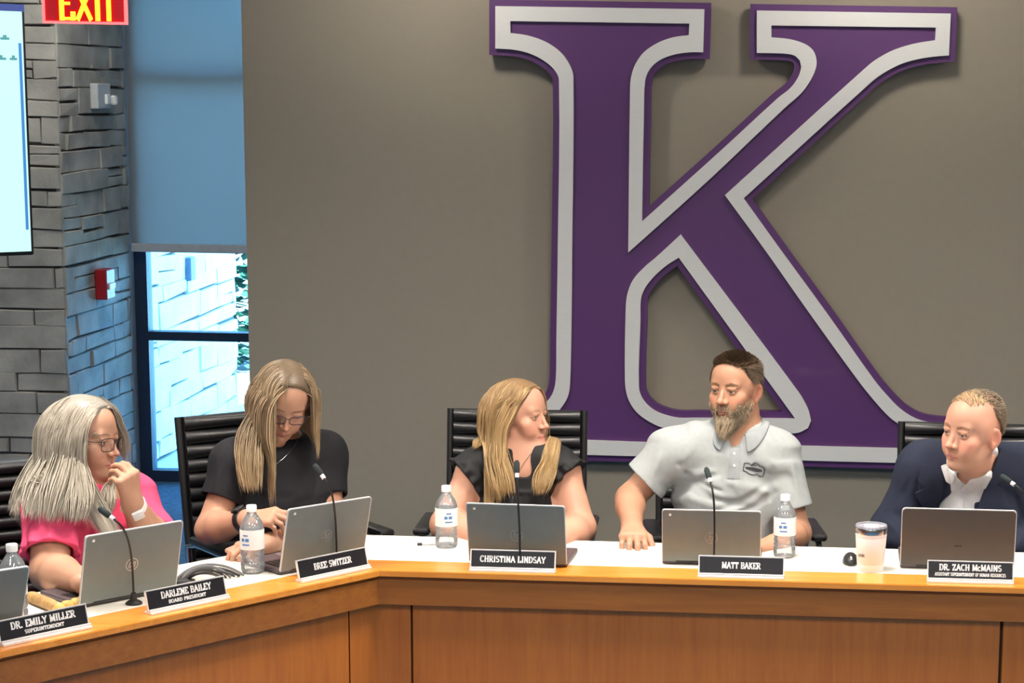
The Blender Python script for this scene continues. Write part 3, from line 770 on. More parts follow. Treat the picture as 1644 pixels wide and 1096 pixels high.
# ---------------------------------------------------------------- name plates
def nameplate(px0, px1, py, label, l1, l2, yaw, wth=.248):
    p = (atZ(*px0, .75) + atZ(*px1, .75)) / 2
    # front lip stands 8 mm in from the edge
    t = thing('name_plate', label, 'name plate', (p[0], p[1], .75), yaw, 'engraved name plates along the dais ledge')
    mb = MB(); mb.box((0, .012, .0035), (wth, .034, .007), bev=.0015); mb.box((0, .004, .009), (wth, .006, .008), bev=.001)
    tilt = math.radians(-14); T = Matrix.Translation((0, .012, .008)) @ Matrix.Rotation(tilt, 4, 'X')
    mb.box((0, 0.0035, .027), (wth, .003, .054), T, bev=.0008)
    mb.box((0, .001, .053), (wth, .006, .0028), T); mb.box((-wth / 2 + .0014, .001, .027), (.0028, .006, .054), T); mb.box((wth / 2 - .0014, .001, .027), (.0028, .006, .054), T)
    mb.build('holder', M['plate_metal'], t)
    mb = MB(); mb.box((0, .0, .0265), (wth - .008, .003, .047), T); mb.build('insert', M['plate_black'], t)
    Tl = T @ Matrix.Translation((0, -.0016, 0)) @ Tf
    h1 = .0165; y1 = .0265 if l2 else .0185
    n = len(l1); lettering_obj('name_lettering', l1, h1, M['plate_white'], t, Tl @ Matrix.Translation((0, y1, 0)), width=min(.0112 * n, wth * .80), thick=.25)
    if l2: lettering_obj('title_lettering', l2, .0085, M['plate_white'], t, Tl @ Matrix.Translation((0, .0105, 0)), width=min(.0078 * len(l2), wth * .82), thick=.26, serif=False)
    return t
E_ = math.radians
nameplate((6, 1037), (146, 1009), 0, 'black engraved name plate at the far left end of the ledge, before the tan roll', 'DR. EMILY MILLER', 'SUPERINTENDENT', YAW_L)
nameplate((240, 985), (371, 963), 0, 'black engraved name plate in front of the coiled black cables', 'DARLENE BAILEY', 'BOARD PRESIDENT', YAW_L)
nameplate((482, 935), (598, 913), 0, 'black engraved name plate beside the corner where the dais bends', 'BREE SWITZER', None, YAW_L)
nameplate((756, 917), (888, 920), 0, 'black engraved name plate before the laptop of the person with golden hair', 'CHRISTINA LINDSAY', None, YAW_C)
nameplate((1122, 927), (1257, 930), 0, 'black engraved name plate before the laptop of the person in the grey polo', 'MATT BAKER', None, YAW_C)
nameplate((1490, 935), (1626, 938), 0, 'black two-line name plate in front of the wide dark laptop', 'DR. ZACH McMAINS', 'ASSISTANT SUPERINTENDENT OF HUMAN RESOURCES', YAW_C)

# ---------------------------------------------------------------- gooseneck microphones
def bez(p0, p1, p2, p3, n=16):
    p0, p1, p2, p3 = (np.array(p, float) for p in (p0, p1, p2, p3)); return [tuple((1 - t) ** 3 * p0 + 3 * t * (1 - t) ** 2 * p1 + 3 * t * t * (1 - t) * p2 + t ** 3 * p3) for t in np.linspace(0, 1, n)]
def mic(bpx, tpx, Yt, label, hpx, dY=.02):
    b = atZ(*bpx, .75); tip = atY(*tpx, Yt); he = atY(*hpx, Yt + dY); t = thing('gooseneck_microphone', label, 'microphone', tuple(b), 0, 'gooseneck microphones on the dais')
    d = tip - b; hd = (he - tip) / np.linalg.norm(he - tip)
    mb = MB(); mb.lathe([(.022, 0), (.022, .004), (.016, .009), (.009, .012), (.007, .03)], 24); mb.build('base', M['black'], t, True, 40)
    pts = bez((0, 0, .02), (0, 0, d[2] * .6), tuple(d - hd * .06), tuple(d), 22); mb = MB(); mb.tube(pts, .0030, 10); mb.build('gooseneck', M['black'], t, True)
    u = Vector(pts[-1]) - Vector(pts[-3]); u.normalize(); e = Vector(pts[-1])
    mb = MB(); mb.tube([e - u * .004, e + u * .008], .0062, 14); mb.build('light_ring', M['white'], t, True, 40)
    mb = MB(); mb.tube([e + u * .008, e + u * .014, e + u * .038, e + u * .046], [.0060, .0085, .0085, .005], 16); mb.build('windscreen', mat('foam_windscreen', (.02, .03, .032), .9, bump=.8) if 'foam_windscreen' not in bpy.data.materials else bpy.data.materials['foam_windscreen'], t, True, 40)
    return t
mic((215, 969), (181, 832), 5.22, 'black gooseneck microphone leaning towards the person in pink', (158, 817))
mic((541, 910), (519, 766), 5.72, 'black gooseneck microphone in front of the person in the black tee', (505, 748))
mic((835, 916), (830, 764), 5.80, 'black gooseneck microphone rising before the person with long golden hair', (830, 742))
mic((1146, 922), (1140, 772), 5.80, 'black gooseneck microphone in front of the person in the grey polo', (1134, 755), .03)
mic((1668, 926), (1627, 777), 5.80, 'black gooseneck microphone at the right edge before the person in the navy blazer', (1606, 765), .03)

# ---------------------------------------------------------------- laptops
def emblem_hp(parent, T, r, m):
    mb = MB(); n = 40
    a = [(r * math.cos(2 * math.pi * i / n), r * math.sin(2 * math.pi * i / n)) for i in range(n)]
    b = [(x * .90, y * .90) for x, y in a]; mb.prism([a, b], 0, .0006, T)
    def bar(x0, y0, x1, y1, w):
        d = math.hypot(x1 - x0, y1 - y0); u = ((x1 - x0) / d, (y1 - y0) / d); nn = (-u[1] * w / 2, u[0] * w / 2)
        mb.add([(x0 + nn[0], y0 + nn[1], .0007), (x1 + nn[0], y1 + nn[1], .0007), (x1 - nn[0], y1 - nn[1], .0007), (x0 - nn[0], y0 - nn[1], .0007)], [(0, 1, 2, 3)], T)
    s = r; w = .13 * r
    bar(-.55 * s, -.5 * s, -.15 * s, .85 * s, w); bar(-.33 * s, .30 * s, -.02 * s, .30 * s, w); bar(-.02 * s, .34 * s, -.24 * s, -.5 * s, w)
    bar(-.10 * s, -.92 * s, .32 * s, .42 * s, w); bar(.26 * s, .30 * s, .58 * s, .30 * s, w); bar(.60 * s, .34 * s, .40 * s, -.42 * s, w); bar(.44 * s, -.38 * s, .08 * s, -.38 * s, w)
    mb.build('round_logo', m, parent, recalc=False)
def laptop(px, label, yaw, w=.287, ld=.193, dp=.195, open_=100, m=None, logo=True, lm=None, group='open laptops on the dais', rad=.008):
    p = atZ(*px, .75); m = m or M['laptop']
    t = thing('laptop', label, 'laptop', tuple(p), yaw, group)
    # local: hinge along x at the origin, deck runs +y (towards its user), lid rises
    mb = MB(); mb.box((0, dp / 2, .009), (w, dp, .014), bev=.004); base = mb.build('base', M['keys'], t)
    mb = MB(); mb.box((0, dp * .36, .0163), (w * .88, dp * .46, .0012)); 
    for r_ in range(5):
        for c_ in range(13): mb.box((-w * .405 + c_ * w * .0675, dp * .17 + r_ * dp * .088, .0172), (w * .058, dp * .074, .0016))
    mb.build('keyboard', M['black'], t)
    mb = MB(); mb.box((0, dp * .80, .0166), (w * .3, dp * .28, .001)); mb.build('touchpad', mat('touchpad_grey', (.16, .13, .14), .3) if 'touchpad_grey' not in bpy.data.materials else bpy.data.materials['touchpad_grey'], t)
    a = math.radians(open_ - 90); T = Matrix.Translation((0, 0, .012)) @ Matrix.Rotation(a, 4, 'X')
    # rounded-corner lid, back face towards -y
    def rr(wd, hh, r, n=5):
        pts = []
        for cx, cy, a0 in ((wd / 2 - r, hh - r, 0), (-wd / 2 + r, hh - r, 90), (-wd / 2 + r * .3, r * .3, 180), (wd / 2 - r * .3, r * .3, 270)):
            q = r if a0 < 180 else r * .3
            for i in range(n + 1): an = math.radians(a0 + 90 * i / n); pts.append((cx + q * math.cos(an), cy + q * math.sin(an)))
        return pts
    TL = T @ Tf
    lid = MB(); lid.prism([rr(w, ld, rad)], .0, .0055, TL); lid = lid.build('lid', m, t)
    mb = MB(); mb.prism([[(x * .955, y * .94 + ld * .025) for x, y in rr(w, ld, rad)]], -.0012, .0004, TL); mb.build('display', mat('display_lit', (.05, .05, .05), .2, emit=(.30, .36, .42), es=.8) if 'display_lit' not in bpy.data.materials else bpy.data.materials['display_lit'], t)
    mb = MB(); mb.prism([rr(w + .001, ld + .0006, rad), rr(w - .004, ld - .0022, rad)], .0, .0058, TL); mb.build('lid_rim', M['silver'], t)
    mb = MB(); mb.tube([(-w * .36, 0, .012), (w * .36, 0, .012)], .0062, 12); mb.build('hinge', M['black'], t, True, 40)
    if logo:
        emblem_hp(t, TL @ Matrix.Translation((0, ld * .47, .0056)), .0185, lm or M['logo_dim'])
        mb = MB(); mb.lathe([(.0, 0), (.004, 0), (.004, .0006), (0, .0006)], 16, TL @ Matrix.Translation((-w / 2 + .024, ld - .016, .0054))); mb.build('badge', M['white'], t)
    else:
        lettering_obj('badge', 'LOO', .004, M['black'], t, TL @ Matrix.Translation((0, ld * .33, .0052)), width=.02, serif=False) if 0 else None
        mb = MB(); mb.box((0, -.0001, 0), (.022, .001, .004), T @ Matrix.Translation((0, -.0052, ld * .36))); mb.build('badge', M['black'], t)
    return t
laptop((205, 962), 'grey laptop with round silver logo before the person in pink', YAW_L - E_(2), w=.292, ld=.197, open_=103, lm=M['logo'])
laptop((516, 911), 'grey laptop with tilted lid before the person in the black tee', YAW_L - E_(4), w=.285, ld=.193, open_=104)
laptop((832, 908), 'grey laptop before the person with long golden hair', YAW_C - E_(2), w=.288, ld=.185, open_=103)
laptop((1142, 907), 'grey laptop before the person in the grey polo', YAW_C + E_(1), w=.290, ld=.165, open_=102)
laptop((1536, 914), 'wide dark brown-grey laptop before the person in the navy blazer', YAW_C, w=.335, ld=.180, dp=.23, open_=100, m=M['laptop_dark'], logo=False, rad=.012)
laptop((-62, 1036), 'grey laptop cut off by the left edge of the view', YAW_L - E_(8), w=.292, ld=.197, open_=112)

# ---------------------------------------------------------------- bottles, tumbler, cables, papers
def bottle(px, label, h=.20, rz=0, r=.0335):
    p = atZ(*px, .75); t = thing('water_bottle', label, 'water bottle', tuple(p), rz, 'clear water bottles with white labels')
    k = h / .205
    prof = [(.0, .002), (.02, 0), (.031, .004), (r, .012), (r, .03), (r - .003, .036), (r, .042), (r - .003, .050), (r, .057), (r - .0028, .064), (r, .072), (r, .135), (r - .001, .142), (.028, .156), (.019, .171), (.0135, .180), (.0125, .190), (.0125, .196), (0, .196)]
    mb = MB(); mb.lathe([(a, b * k) for a, b in prof], 36); mb.build('bottle_body', M['plastic'], t, True, 50)
    mb = MB(); mb.lathe([(r + .0004, .074 * k), (r + .0006, .076 * k), (r + .0006, .132 * k), (r + .0004, .134 * k)], 36); mb.v = mb.v
    mb.f = [f for f in mb.f if len(f) == 4]; mb.build('paper_label', M['white'], t, True)
    mb = MB()
    for dz, hh, a0, a1 in ((.100, .009, 240, 256), (.100, .009, 262, 280), (.088, .004, 244, 282), (.116, .004, 250, 275)):
        n = 6
        vs = []; fs = []
        for i in range(n + 1):
            a = math.radians(a0 + (a1 - a0) * i / n)
            for z in (0, hh): vs.append(((r + .001) * math.cos(a), (r + .001) * math.sin(a), (dz + z) * k))
        for i in range(n): fs.append((2 * i, 2 * i + 2, 2 * i + 3, 2 * i + 1))
        mb.add(vs, fs)
    mb.build('label_print', M['blueprint'], t, recalc=False)
    mb = MB(); mb.lathe([(.0145, .186 * k), (.0145, .203 * k), (.0135, .205 * k), (0, .205 * k)], 28); mb.build('cap', M['white'], t, True, 40)
    return t
bottle((24, 998), 'water bottle with white cap half hidden behind the leftmost laptop', .205, .3)
bottle((406, 918), 'water bottle beside the tilted grey laptop of the person in the black tee', .195, -.2)
bottle((717, 878), 'water bottle in front of the bare arm of the person with golden hair', .13 + .06, .5)
bottle((1259, 893), 'water bottle to the right of the laptop of the person in the polo', .19, 0)

p = atZ(1397, 915, .75)
t = thing('tumbler', 'white insulated tumbler with clear lid and steel rim on the ledge', 'tumbler', tuple(p))
mb = MB(); mb.lathe([(0, 0), (.036, 0), (.038, .003), (.0395, .02), (.0395, .024), (.0402, .025), (.0455, .100), (.0452, .102), (.0458, .104), (.0464, .112), (0, .112)], 48); mb.build('cup_body', M['white'], t, True, 50)
mb = MB(); mb.lathe([(.0462, .112), (.0468, .114), (.0470, .128), (.0462, .130), (.043, .130), (.043, .122)], 48); mb.build('steel_rim', M['steel'], t, True, 50)
mb = MB(); mb.lathe([(0, .126), (.040, .126), (.0415, .136), (.0455, .137), (.0465, .134), (.0465, .131)], 48); mb.build('lid', see_through('clear_lid', (.85, .88, .93), .25, .08, diff=(.8, .8, .9, .25)), t, True, 50)
mb = MB(); mb.box((0, .005, .131), (.045, .016, .006), bev=.002); mb.build('slider', see_through('clear_slider', (.8, .85, .9), .3, .1, diff=(.85, .85, .95, .5)), t)
# lettering wrapped round the cup
def wrap_text(s, size, m, parent, R, z, a0):
    cu = bpy.data.curves.new('tmp', 'FONT'); cu.body = s; cu.size = size; cu.offset = .0002
    to = bpy.data.objects.new('tmp', cu); COL.objects.link(to); bpy.context.view_layer.update()
    me = bpy.data.meshes.new_from_object(to.evaluated_get(bpy.context.evaluated_depsgraph_get()))
    vs = [(v.co.x, v.co.y) for v in me.vertices]; fs = [tuple(f.vertices) for f in me.polygons]; bpy.data.objects.remove(to)
    mb = MB(); mb.add([((R + y * .0) * math.cos(a0 + x / R), R * math.sin(a0 + x / R), z + y) for x, y in vs], fs); return mb.build('lettering', m, parent, recalc=False)
wrap_text('ank', .0165, M['ink'], t, .0440, .047, math.radians(213))

# coiled cables beside the second name plate
ct = thing('coiled_cables', 'loosely coiled black charging cables on the cream worktop', 'cable', tuple(atZ(325, 940, .75)))
for k in range(6):
    a = atZ(274 + k * 5, 947 - k * 1.5, .75); b = atZ(391 - k * 7, 926 + k * 1.0, .75); m_ = atZ(322, 908 + k * 6, .755 + .012 * (k % 3)); o_ = np.array(ct.location)
    c0 = a - o_; c3 = b - o_; cm = m_ - o_; cm[2] = .012 + .008 * k
    pts = bez(c0 + [0, 0, .006], c0 * .4 + cm * .9 + [-.02, .02, .01], c3 * .4 + cm * .9 + [.0, .02, .01], c3 + [0, 0, .006], 24)
    mb = MB(); mb.tube(pts, .0045 if k % 2 else .0036, 8); mb.build('cable_loop', M['black'] if k % 3 else mat('grey_cable', (.12, .12, .13), .4), ct, True)
pb = atZ(290, 945, .75) - np.array(ct.location); mb = MB(); mb.box((pb[0], pb[1], .014), (.075, .04, .026), Matrix.Rotation(0, 4, 'Z'), bev=.006); mb.build('power_brick', M['black'], ct)

def sheet(name, label, pxs, z, m=None, cat='paper', dz=.0012, group=None):
    c = [atZ(x, y, z) for x, y in pxs]; o = sum(c) / len(c); t = MB(); t.prism([[(q[0] - o[0], q[1] - o[1]) for q in c]], 0, dz)
    ob = t.build(name, m or M['paper']); ob.location = (o[0], o[1], z); tag(ob, label, cat, group); return ob
sheet('paper_sheet', 'white paper lying on the worktop at the corner of the dais', [(604, 885), (742, 888), (735, 868), (610, 864)], .7500)
sheet('paper_sheet', 'white paper under the hand of the person in the grey polo', [(968, 898), (1058, 900), (1056, 874), (962, 872)], .7500)
sheet('paper_sheet', 'white paper between the water bottle and the tumbler', [(1290, 905), (1352, 906), (1360, 884), (1300, 883)], .7500)
sheet('paper_sheet', 'cream printed paper at the far right edge of the worktop', [(1632, 916), (1700, 920), (1690, 892), (1626, 896)], .7500, M['cream'])
sheet('paper_sheet', 'pale paper under the tan roll at the far left', [(40, 996), (140, 968), (92, 950), (42, 962)], .7500)
p = atZ(705, 874, .7512)
t = thing('pen', 'small dark pen lying on the white paper near the corner', 'pen', (p[0], p[1], .7556), .3)
mb = MB(); mb.tube([(-.06, 0, 0), (.05, 0, 0), (.062, 0, 0)], [.004, .004, .001], 10); mb.build('barrel', M['white'], t, True, 40)
mb = MB(); mb.tube([(-.066, 0, 0), (-.052, 0, 0)], .0043, 10); mb.build('cap', M['ink'], t, True, 40)
p = atZ(1366, 907, .75)
t = thing('computer_mouse', 'small dark rounded mouse left of the white tumbler', 'mouse', tuple(p), .1)
S_ = Sdf(.003); S_.ell((p[0], p[1] + .03, .752), (.024, .046, .030), None, 0); S_.box((p[0], p[1], .70), (.2, .2, .051), None, 0, 0, 's')
v_, q_ = polygonise(S_, (p[0] - .05, p[1] - .05, .745), (p[0] + .05, p[1] + .1, .80)); 
mesh_obj('shell', v_, q_, M['black'], t)
mb = MB(); mb.tube([(0, -.012, .0185), (0, .012, .029)], .004, 8); mb.build('scroll_wheel', M['steel'], t, True)
# tan roll and wrapped snacks at the far left
a = atZ(52, 968, .75); b = atZ(86, 982, .75); o_ = (a + b) / 2
t = thing('bread_roll', 'long tan roll lying on the cream worktop at the far left', 'bread roll', (o_[0], o_[1], .75))
ax = (b - a) / np.linalg.norm(b - a); ml = mat('crust_tan', (.50, .29, .11), .6, var=.25, scale=40, bump=.4)
mb = MB(); pts = [tuple(ax * s + np.array([0, 0, .0165])) for s in np.linspace(-.085, .085, 14)]
mb.tube(pts, [.008, .0135, .016, .0165, .0165, .016, .0165, .016, .0165, .0165, .016, .0155, .013, .007], 16); mb.build('crust', ml, t, True)
for k, (x, y) in enumerate([(95, 984), (108, 979), (121, 975), (132, 972)]):
    c = atZ(x, y, .75); sn = mat('golden_crust', (.66, .42, .12), .55, var=.2, scale=60, bump=.4) if k == 0 else sn
    mb = MB(); mb.lathe([(0, 0), (.014, .001), (.019, .008), (.017, .018), (.010, .025), (0, .027)], 18)
    for i, v in enumerate(mb.v): mb.v[i] = (v[0] * 1.0 + .002 * math.sin(9 * v[1] * 100), v[1] * .8, v[2])
    o = mb.build('snack_bite', sn, None, True); o.location = (c[0], c[1], .75); o.rotation_euler = (0, 0, k * .7)
    tag(o, 'small golden pastry bites lying in a row behind the leftmost name plate', 'snack', 'pastry bites behind the leftmost name plate')

# ---------------------------------------------------------------- executive chairs
def chair(loc, rz, label, seat_z=.46, bw=.43, top=1.09, lean=8, group='black ribbed executive chairs'):
    """local: sitter faces -y"""
    t = thing('office_chair', label, 'chair', loc, rz, group)
    def ribbed(w, L, pitch, th, flip=1):
        n = int(L / pitch) * 8; mb = MB(); vs = []; fs = []; nx = 8
        for i in range(n + 1):
            u = i / n * L; rib = abs(math.sin(math.pi * u / pitch)) ** .45
            for k in range(nx + 1):
                x = -w / 2 + w * k / nx; ed = 1 - abs(2 * k / nx - 1) ** 6
                vs.append((x, -th * .3 - th * .7 * rib * (.35 + .65 * ed), u))
        m = len(vs)
        for i in range(n):
            for k in range(nx): a = i * (nx + 1) + k; fs.append((a, a + 1, a + nx + 2, a + nx + 1))
        vs += [(-w / 2, .012, 0), (w / 2, .012, 0), (w / 2, .012, L), (-w / 2, .012, L)]
        fs += [(m, m + 1, m + 2, m + 3), tuple([m] + [i * (nx + 1) for i in range(n + 1)] + [m + 3]), tuple([m + 1] + [i * (nx + 1) + nx for i in range(n + 1)] + [m + 2]), tuple([m] + list(range(nx + 1)) + [m + 1]), tuple([m + 3] + [n * (nx + 1) + k for k in range(nx + 1)] + [m + 2])]
        mb.add(vs, fs); return mb
    L = top - seat_z - .02; pitch = L / 13
    mb = ribbed(bw, L, pitch, .042); T = Matrix.Translation((0, .225, seat_z + .03)) @ Matrix.Rotation(-math.radians(lean), 4, 'X')
    mb.v = [tuple(T @ Vector(v)) for v in mb.v]; mb.build('backrest', M['leather'], t, True, 50)
    mb = ribbed(bw + .04, .46, .46 / 9, .05); T2 = Matrix.Translation((0, .20, seat_z - .03)) @ Matrix.Rotation(math.radians(90), 4, 'X')
    mb.v = [tuple(T2 @ Vector(v)) for v in mb.v]; mb.v = [(v[0], v[1], 2 * (seat_z - .03) - v[2]) for v in mb.v]; mb.build('seat', M['leather'], t, True, 50)
    for s in (-1, 1):
        x = s * (bw / 2 + .012)
        pth = [tuple(T @ Vector((x, .0, L))), tuple(T @ Vector((x, .0, L * .5))), tuple(T @ Vector((x, .0, .02))), (x, .16, seat_z - .035), (x, 0, seat_z - .045), (x, -.24, seat_z - .03)]
        mb = MB(); mb.tube(pth, .012, 10); mb.build('side_frame', M['black'], t, True, 40)
        xa = s * (bw / 2 + .05)
        mb = MB(); mb.tube([(x, .13, seat_z - .03), (xa, .15, seat_z + .10), (xa, .17, seat_z + .22), (xa, .10, seat_z + .235), (xa, -.13, seat_z + .235), (xa, -.20, seat_z + .21), (xa, -.20, seat_z + .10), (x, -.18, seat_z - .03)], .011, 10); arm = mb.build('armrest', M['chrome'], t, True, 40)
        mb = MB(); mb.box((xa, -.02, seat_z + .252), (.055, .27, .026), bev=.011); mb.build('arm_pad', M['leather'], arm, True, 40)
    mb = MB(); mb.tube([(0, 0, .09), (0, 0, .28)], .027, 16); mb.tube([(0, 0, .28), (0, 0, seat_z - .05)], .017, 16); mb.box((0, 0, seat_z - .055), (.2, .24, .03), bev=.01); mb.build('gas_lift', M['black'], t, True, 40)
    for k in range(5):
        a = 2 * math.pi * k / 5 + .3; c, s = math.cos(a), math.sin(a)
        mb = MB(); mb.tube([(0, 0, .11), (.15 * c, .15 * s, .095), (.30 * c, .30 * s, .07)], [.024, .019, .013], 10); leg = mb.build('leg', M['chrome'], t, True, 40)
        mb = MB()
        Tc = Matrix.Translation((.30 * c, .30 * s, .028)) @ Matrix.Rotation(a, 4, 'Z') @ Matrix.Rotation(math.radians(90), 4, 'X')
        mb.lathe([(0, -.022), (.026, -.022), (.028, -.018), (.028, .018), (.026, .022), (0, .022)], 18, Tc); mb.build('caster', M['black'], leg, True, 40)
    return t
def chair_px(px, py, Y, rz, label, **kw):
    p = atY(px, py, Y); kw['top'] = p[2]; lean = math.radians(kw.get('lean', 8)); r = .225 + math.sin(lean) * (p[2] - .49)
    return chair((p[0] + r * math.sin(rz), p[1] - r * math.cos(rz), 0), rz, label, **kw)

chair_px(831, 659, 6.93, 0.02, 'black ribbed chair behind the person with long golden hair', top=1.10)
chair_px(1165, 716, 6.90, .12, 'black ribbed chair mostly hidden behind the person in the grey polo', top=.985)
chair_px(1556, 681, 6.82, -.03, 'black ribbed chair behind the person in the navy blazer', top=1.07)
chair_px(392, 662, 6.62, E_(40), 'black ribbed chair behind the person in the black tee', top=1.07)
chair_px(25, 741, 6.02, E_(38), 'black ribbed chair behind the person in pink at the far left', top=1.01)

# ================================================================ people
def cam_right(p): th = math.atan2(p[0], p[1]); return np.array([math.cos(th), -math.sin(th), 0])
def facing(p, yaw, pitch=0):
    """direction turned yaw deg to image-right of straight-at-camera, pitch deg down"""
    r = cam_right(p); c = np.array([-r[1] * -1 * -1, 0, 0]); th = math.atan2(p[0], p[1]); c = np.array([-math.sin(th), -math.cos(th), 0])
    a = math.radians(yaw); q = math.radians(pitch); f = math.cos(a) * c + math.sin(a) * r
    return np.array([f[0] * math.cos(q), f[1] * math.cos(q), -math.sin(q)])
def head_frame(px, py, Y, yaw, pitch, roll, s=1.0):
    """px,py: the point midway between the eyes"""
    e = atY(px, py, Y); f = facing(e, yaw, pitch); r = cam_right(e); a = math.radians(roll)
    up = np.array([0, 0, 1.]) - f * f[2]; up = nrm(up); sd = np.cross(f, up)      # sd = figure's right
    up = up * math.cos(a) - sd * math.sin(a)
    H = Frame(e, f, up, s); H.o = e - H.M[:, 1] * .088 * s; return H
def trace(pts, S, t0=4.6):
    pts = np.asarray(pts, float); d = np.array([nrm(ray(x, y)) for x, y in pts]); t = np.full(len(pts), t0)
    for _ in range(90):
        dd = S.eval(CAMO + d * t[:, None]); t = t + np.clip(dd, -.02, .3) * .8
        t = np.minimum(t, 7.4)
    return CAMO + d * t[:, None]
def poly_fill(poly, step=3.0):
    """triangulated fill of a pixel polygon with interior points"""
    bd = []
    for a, b in zip(poly, poly[1:] + poly[:1]):
        n = max(1, int(math.hypot(b[0] - a[0], b[1] - a[1]) / step)); bd += [(a[0] + (b[0] - a[0]) * i / n, a[1] + (b[1] - a[1]) * i / n) for i in range(n)]
    bm = bmesh.new(); tri = tessellate_polygon([[Vector((x, y, 0)) for x, y in bd]])
    vs = [bm.verts.new((x, y, 0)) for x, y in bd]
    for f in tri:
        try: bm.faces.new([vs[i] for i in f])
        except ValueError: pass
    for _ in range(3):
        lg = [e for e in bm.edges if e.calc_length() > step * 1.7]
        if not lg: break
        bmesh.ops.subdivide_edges(bm, edges=lg, cuts=1, use_grid_fill=False); bmesh.ops.triangulate(bm, faces=bm.faces[:])
    bm.verts.index_update(); P = [(v.co.x, v.co.y) for v in bm.verts]; F_ = [tuple(v.index for v in f.verts) for f in bm.faces]
    B_ = [(e.verts[0].index, e.verts[1].index) for e in bm.edges if len(e.link_faces) == 1]; bm.free()
    return P, F_, B_
def patch(name, poly, S, m, parent, off=.002, th=.003, step=3.0):
    """a cloth panel lying on a surface: outline as seen, traced onto the body, with thickness"""
    P, F_, B_ = poly_fill(poly, step); w = trace(P, S); g = S.grad(w, .006); n = len(w)
    v = np.concatenate([w + g * (off - .004), w + g * (off + th)])
    fs = np.array(F_); sides = np.array([(a, b, b + n, a + n) for a, b in B_])
    mb = MB(); mb.v = [tuple(x) for x in v]; mb.f = [tuple(f) for f in fs] + [tuple(f + n) for f in fs[:, ::-1]] + [tuple(s) for s in sides]
    return mb.build(name, m, parent, True, 60, world=True)
class Union:
    def __init__(self, *s): self.s = s
    def eval(self, p, cull=None): return np.min([a.eval(p) for a in self.s], 0)
    grad = Sdf.grad
def cord(name, pts, S, r, m, parent, off=.002, n=6, close=False):
    w = trace(pts, S); g = S.grad(w, .006); w = w + g * off
    mb = MB(); mb.tube([tuple(p) for p in w], r, n); return mb.build(name, m, parent, True, 60, world=True)

def vcol(name, rough=.5, spec=.4, bump=.0, bscale=300, sss=0., stretch=None, sheen=0, aniso=0, coat=0):
    m, nt, b = new_mat(name); L = nt.links.new
    a = nd(nt, 'ShaderNodeAttribute'); a.attribute_name = 'Col'; L(a.outputs['Color'], b.inputs['Base Color'])
    b.inputs['Roughness'].default_value = rough; b.inputs['Specular IOR Level'].default_value = spec
    if sss: b.inputs['Subsurface Weight'].default_value = sss; b.inputs['Subsurface Radius'].default_value = (.012, .004, .002); b.inputs['Subsurface Scale'].default_value = 1.0
    if bump:
        tc = nd(nt, 'ShaderNodeTexCoord'); n2 = nd(nt, 'ShaderNodeTexNoise', Scale=bscale, Detail=3.); L(tc.outputs['Object'], n2.inputs['Vector'])
        bp = nd(nt, 'ShaderNodeBump', Strength=bump, Distance=.001); L(n2.outputs['Fac'], bp.inputs['Height']); L(bp.outputs[0], b.inputs['Normal'])
    return m
M['skin'] = vcol('skin', .48, .4, .15, 500, sss=0.04)
M['eye'] = vcol('eye', .12, .6)
M['hair'] = vcol('hair', .42, .45)
M['lens'] = see_through('spectacle_lens', (.93, .95, 1.0), .0, .02, 1.12)

def hand(S, o, fwd, back, ts, curl, s=1.0, splay=.05, thumb=None, k=.006):
    """o wrist, fwd towards knuckles, back = normal of the back of the hand, ts thumb side (+1 along fwd x back)"""
    Hd = Frame(o, fwd, back, s)
    Hd.cone(S, (0, -.02, 0), (0, .02, 0), .0245, .024, .02)
    for x0, x1, r in ((-.026, -.030, .0125), (-.010, -.0105, .0135), (.008, .0095, .0135), (.022, .029, .0125)):
        Hd.cone(S, (x0 * .62 * -ts * -1, .012, 0), (x1 * ts, .086, .001), .0150, r, .012)
    tips = []
    spec = [(.029, .086, .074, .0087), (.0098, .090, .082, .0090), (-.0105, .087, .076, .0086), (-.030, .080, .060, .0076)]
    for i, (x, y, L, r) in enumerate(spec):
        c = curl[i] if i < len(curl) else curl[-1]
        p = np.array([x * ts, y, .0]); a = 0.; sp = ts * splay * (1.5 - i)
        for j, (f, ang) in enumerate(zip((.45, .30, .25), c)):
            a += math.radians(ang); l = L * f
            q = p + l * np.array([math.sin(sp) * math.cos(a), math.cos(a) * math.cos(sp), -math.sin(a)])
            r2 = r * (.93, .87, .78)[j]
            Hd.cone(S, p, q, r * (1.05, .95, .88)[j], r2, .003 if j else .007); p = q; 
        tips.append(Hd.w(p))
    th = thumb or [(.020, .022, -.006), (.046, .050, -.014), (.058, .078, -.020), (.062, .100, -.024)]
    th = [(a * ts, b, c) for a, b, c in th]
    Hd.cone(S, th[0], th[1], .0150, .0118, .012); Hd.cone(S, th[1], th[2], .0112, .0100, .004); Hd.cone(S, th[2], th[3], .0100, .0082, .003)
    return tips
def unit(a, b): return nrm(np.array(b) - np.array(a))
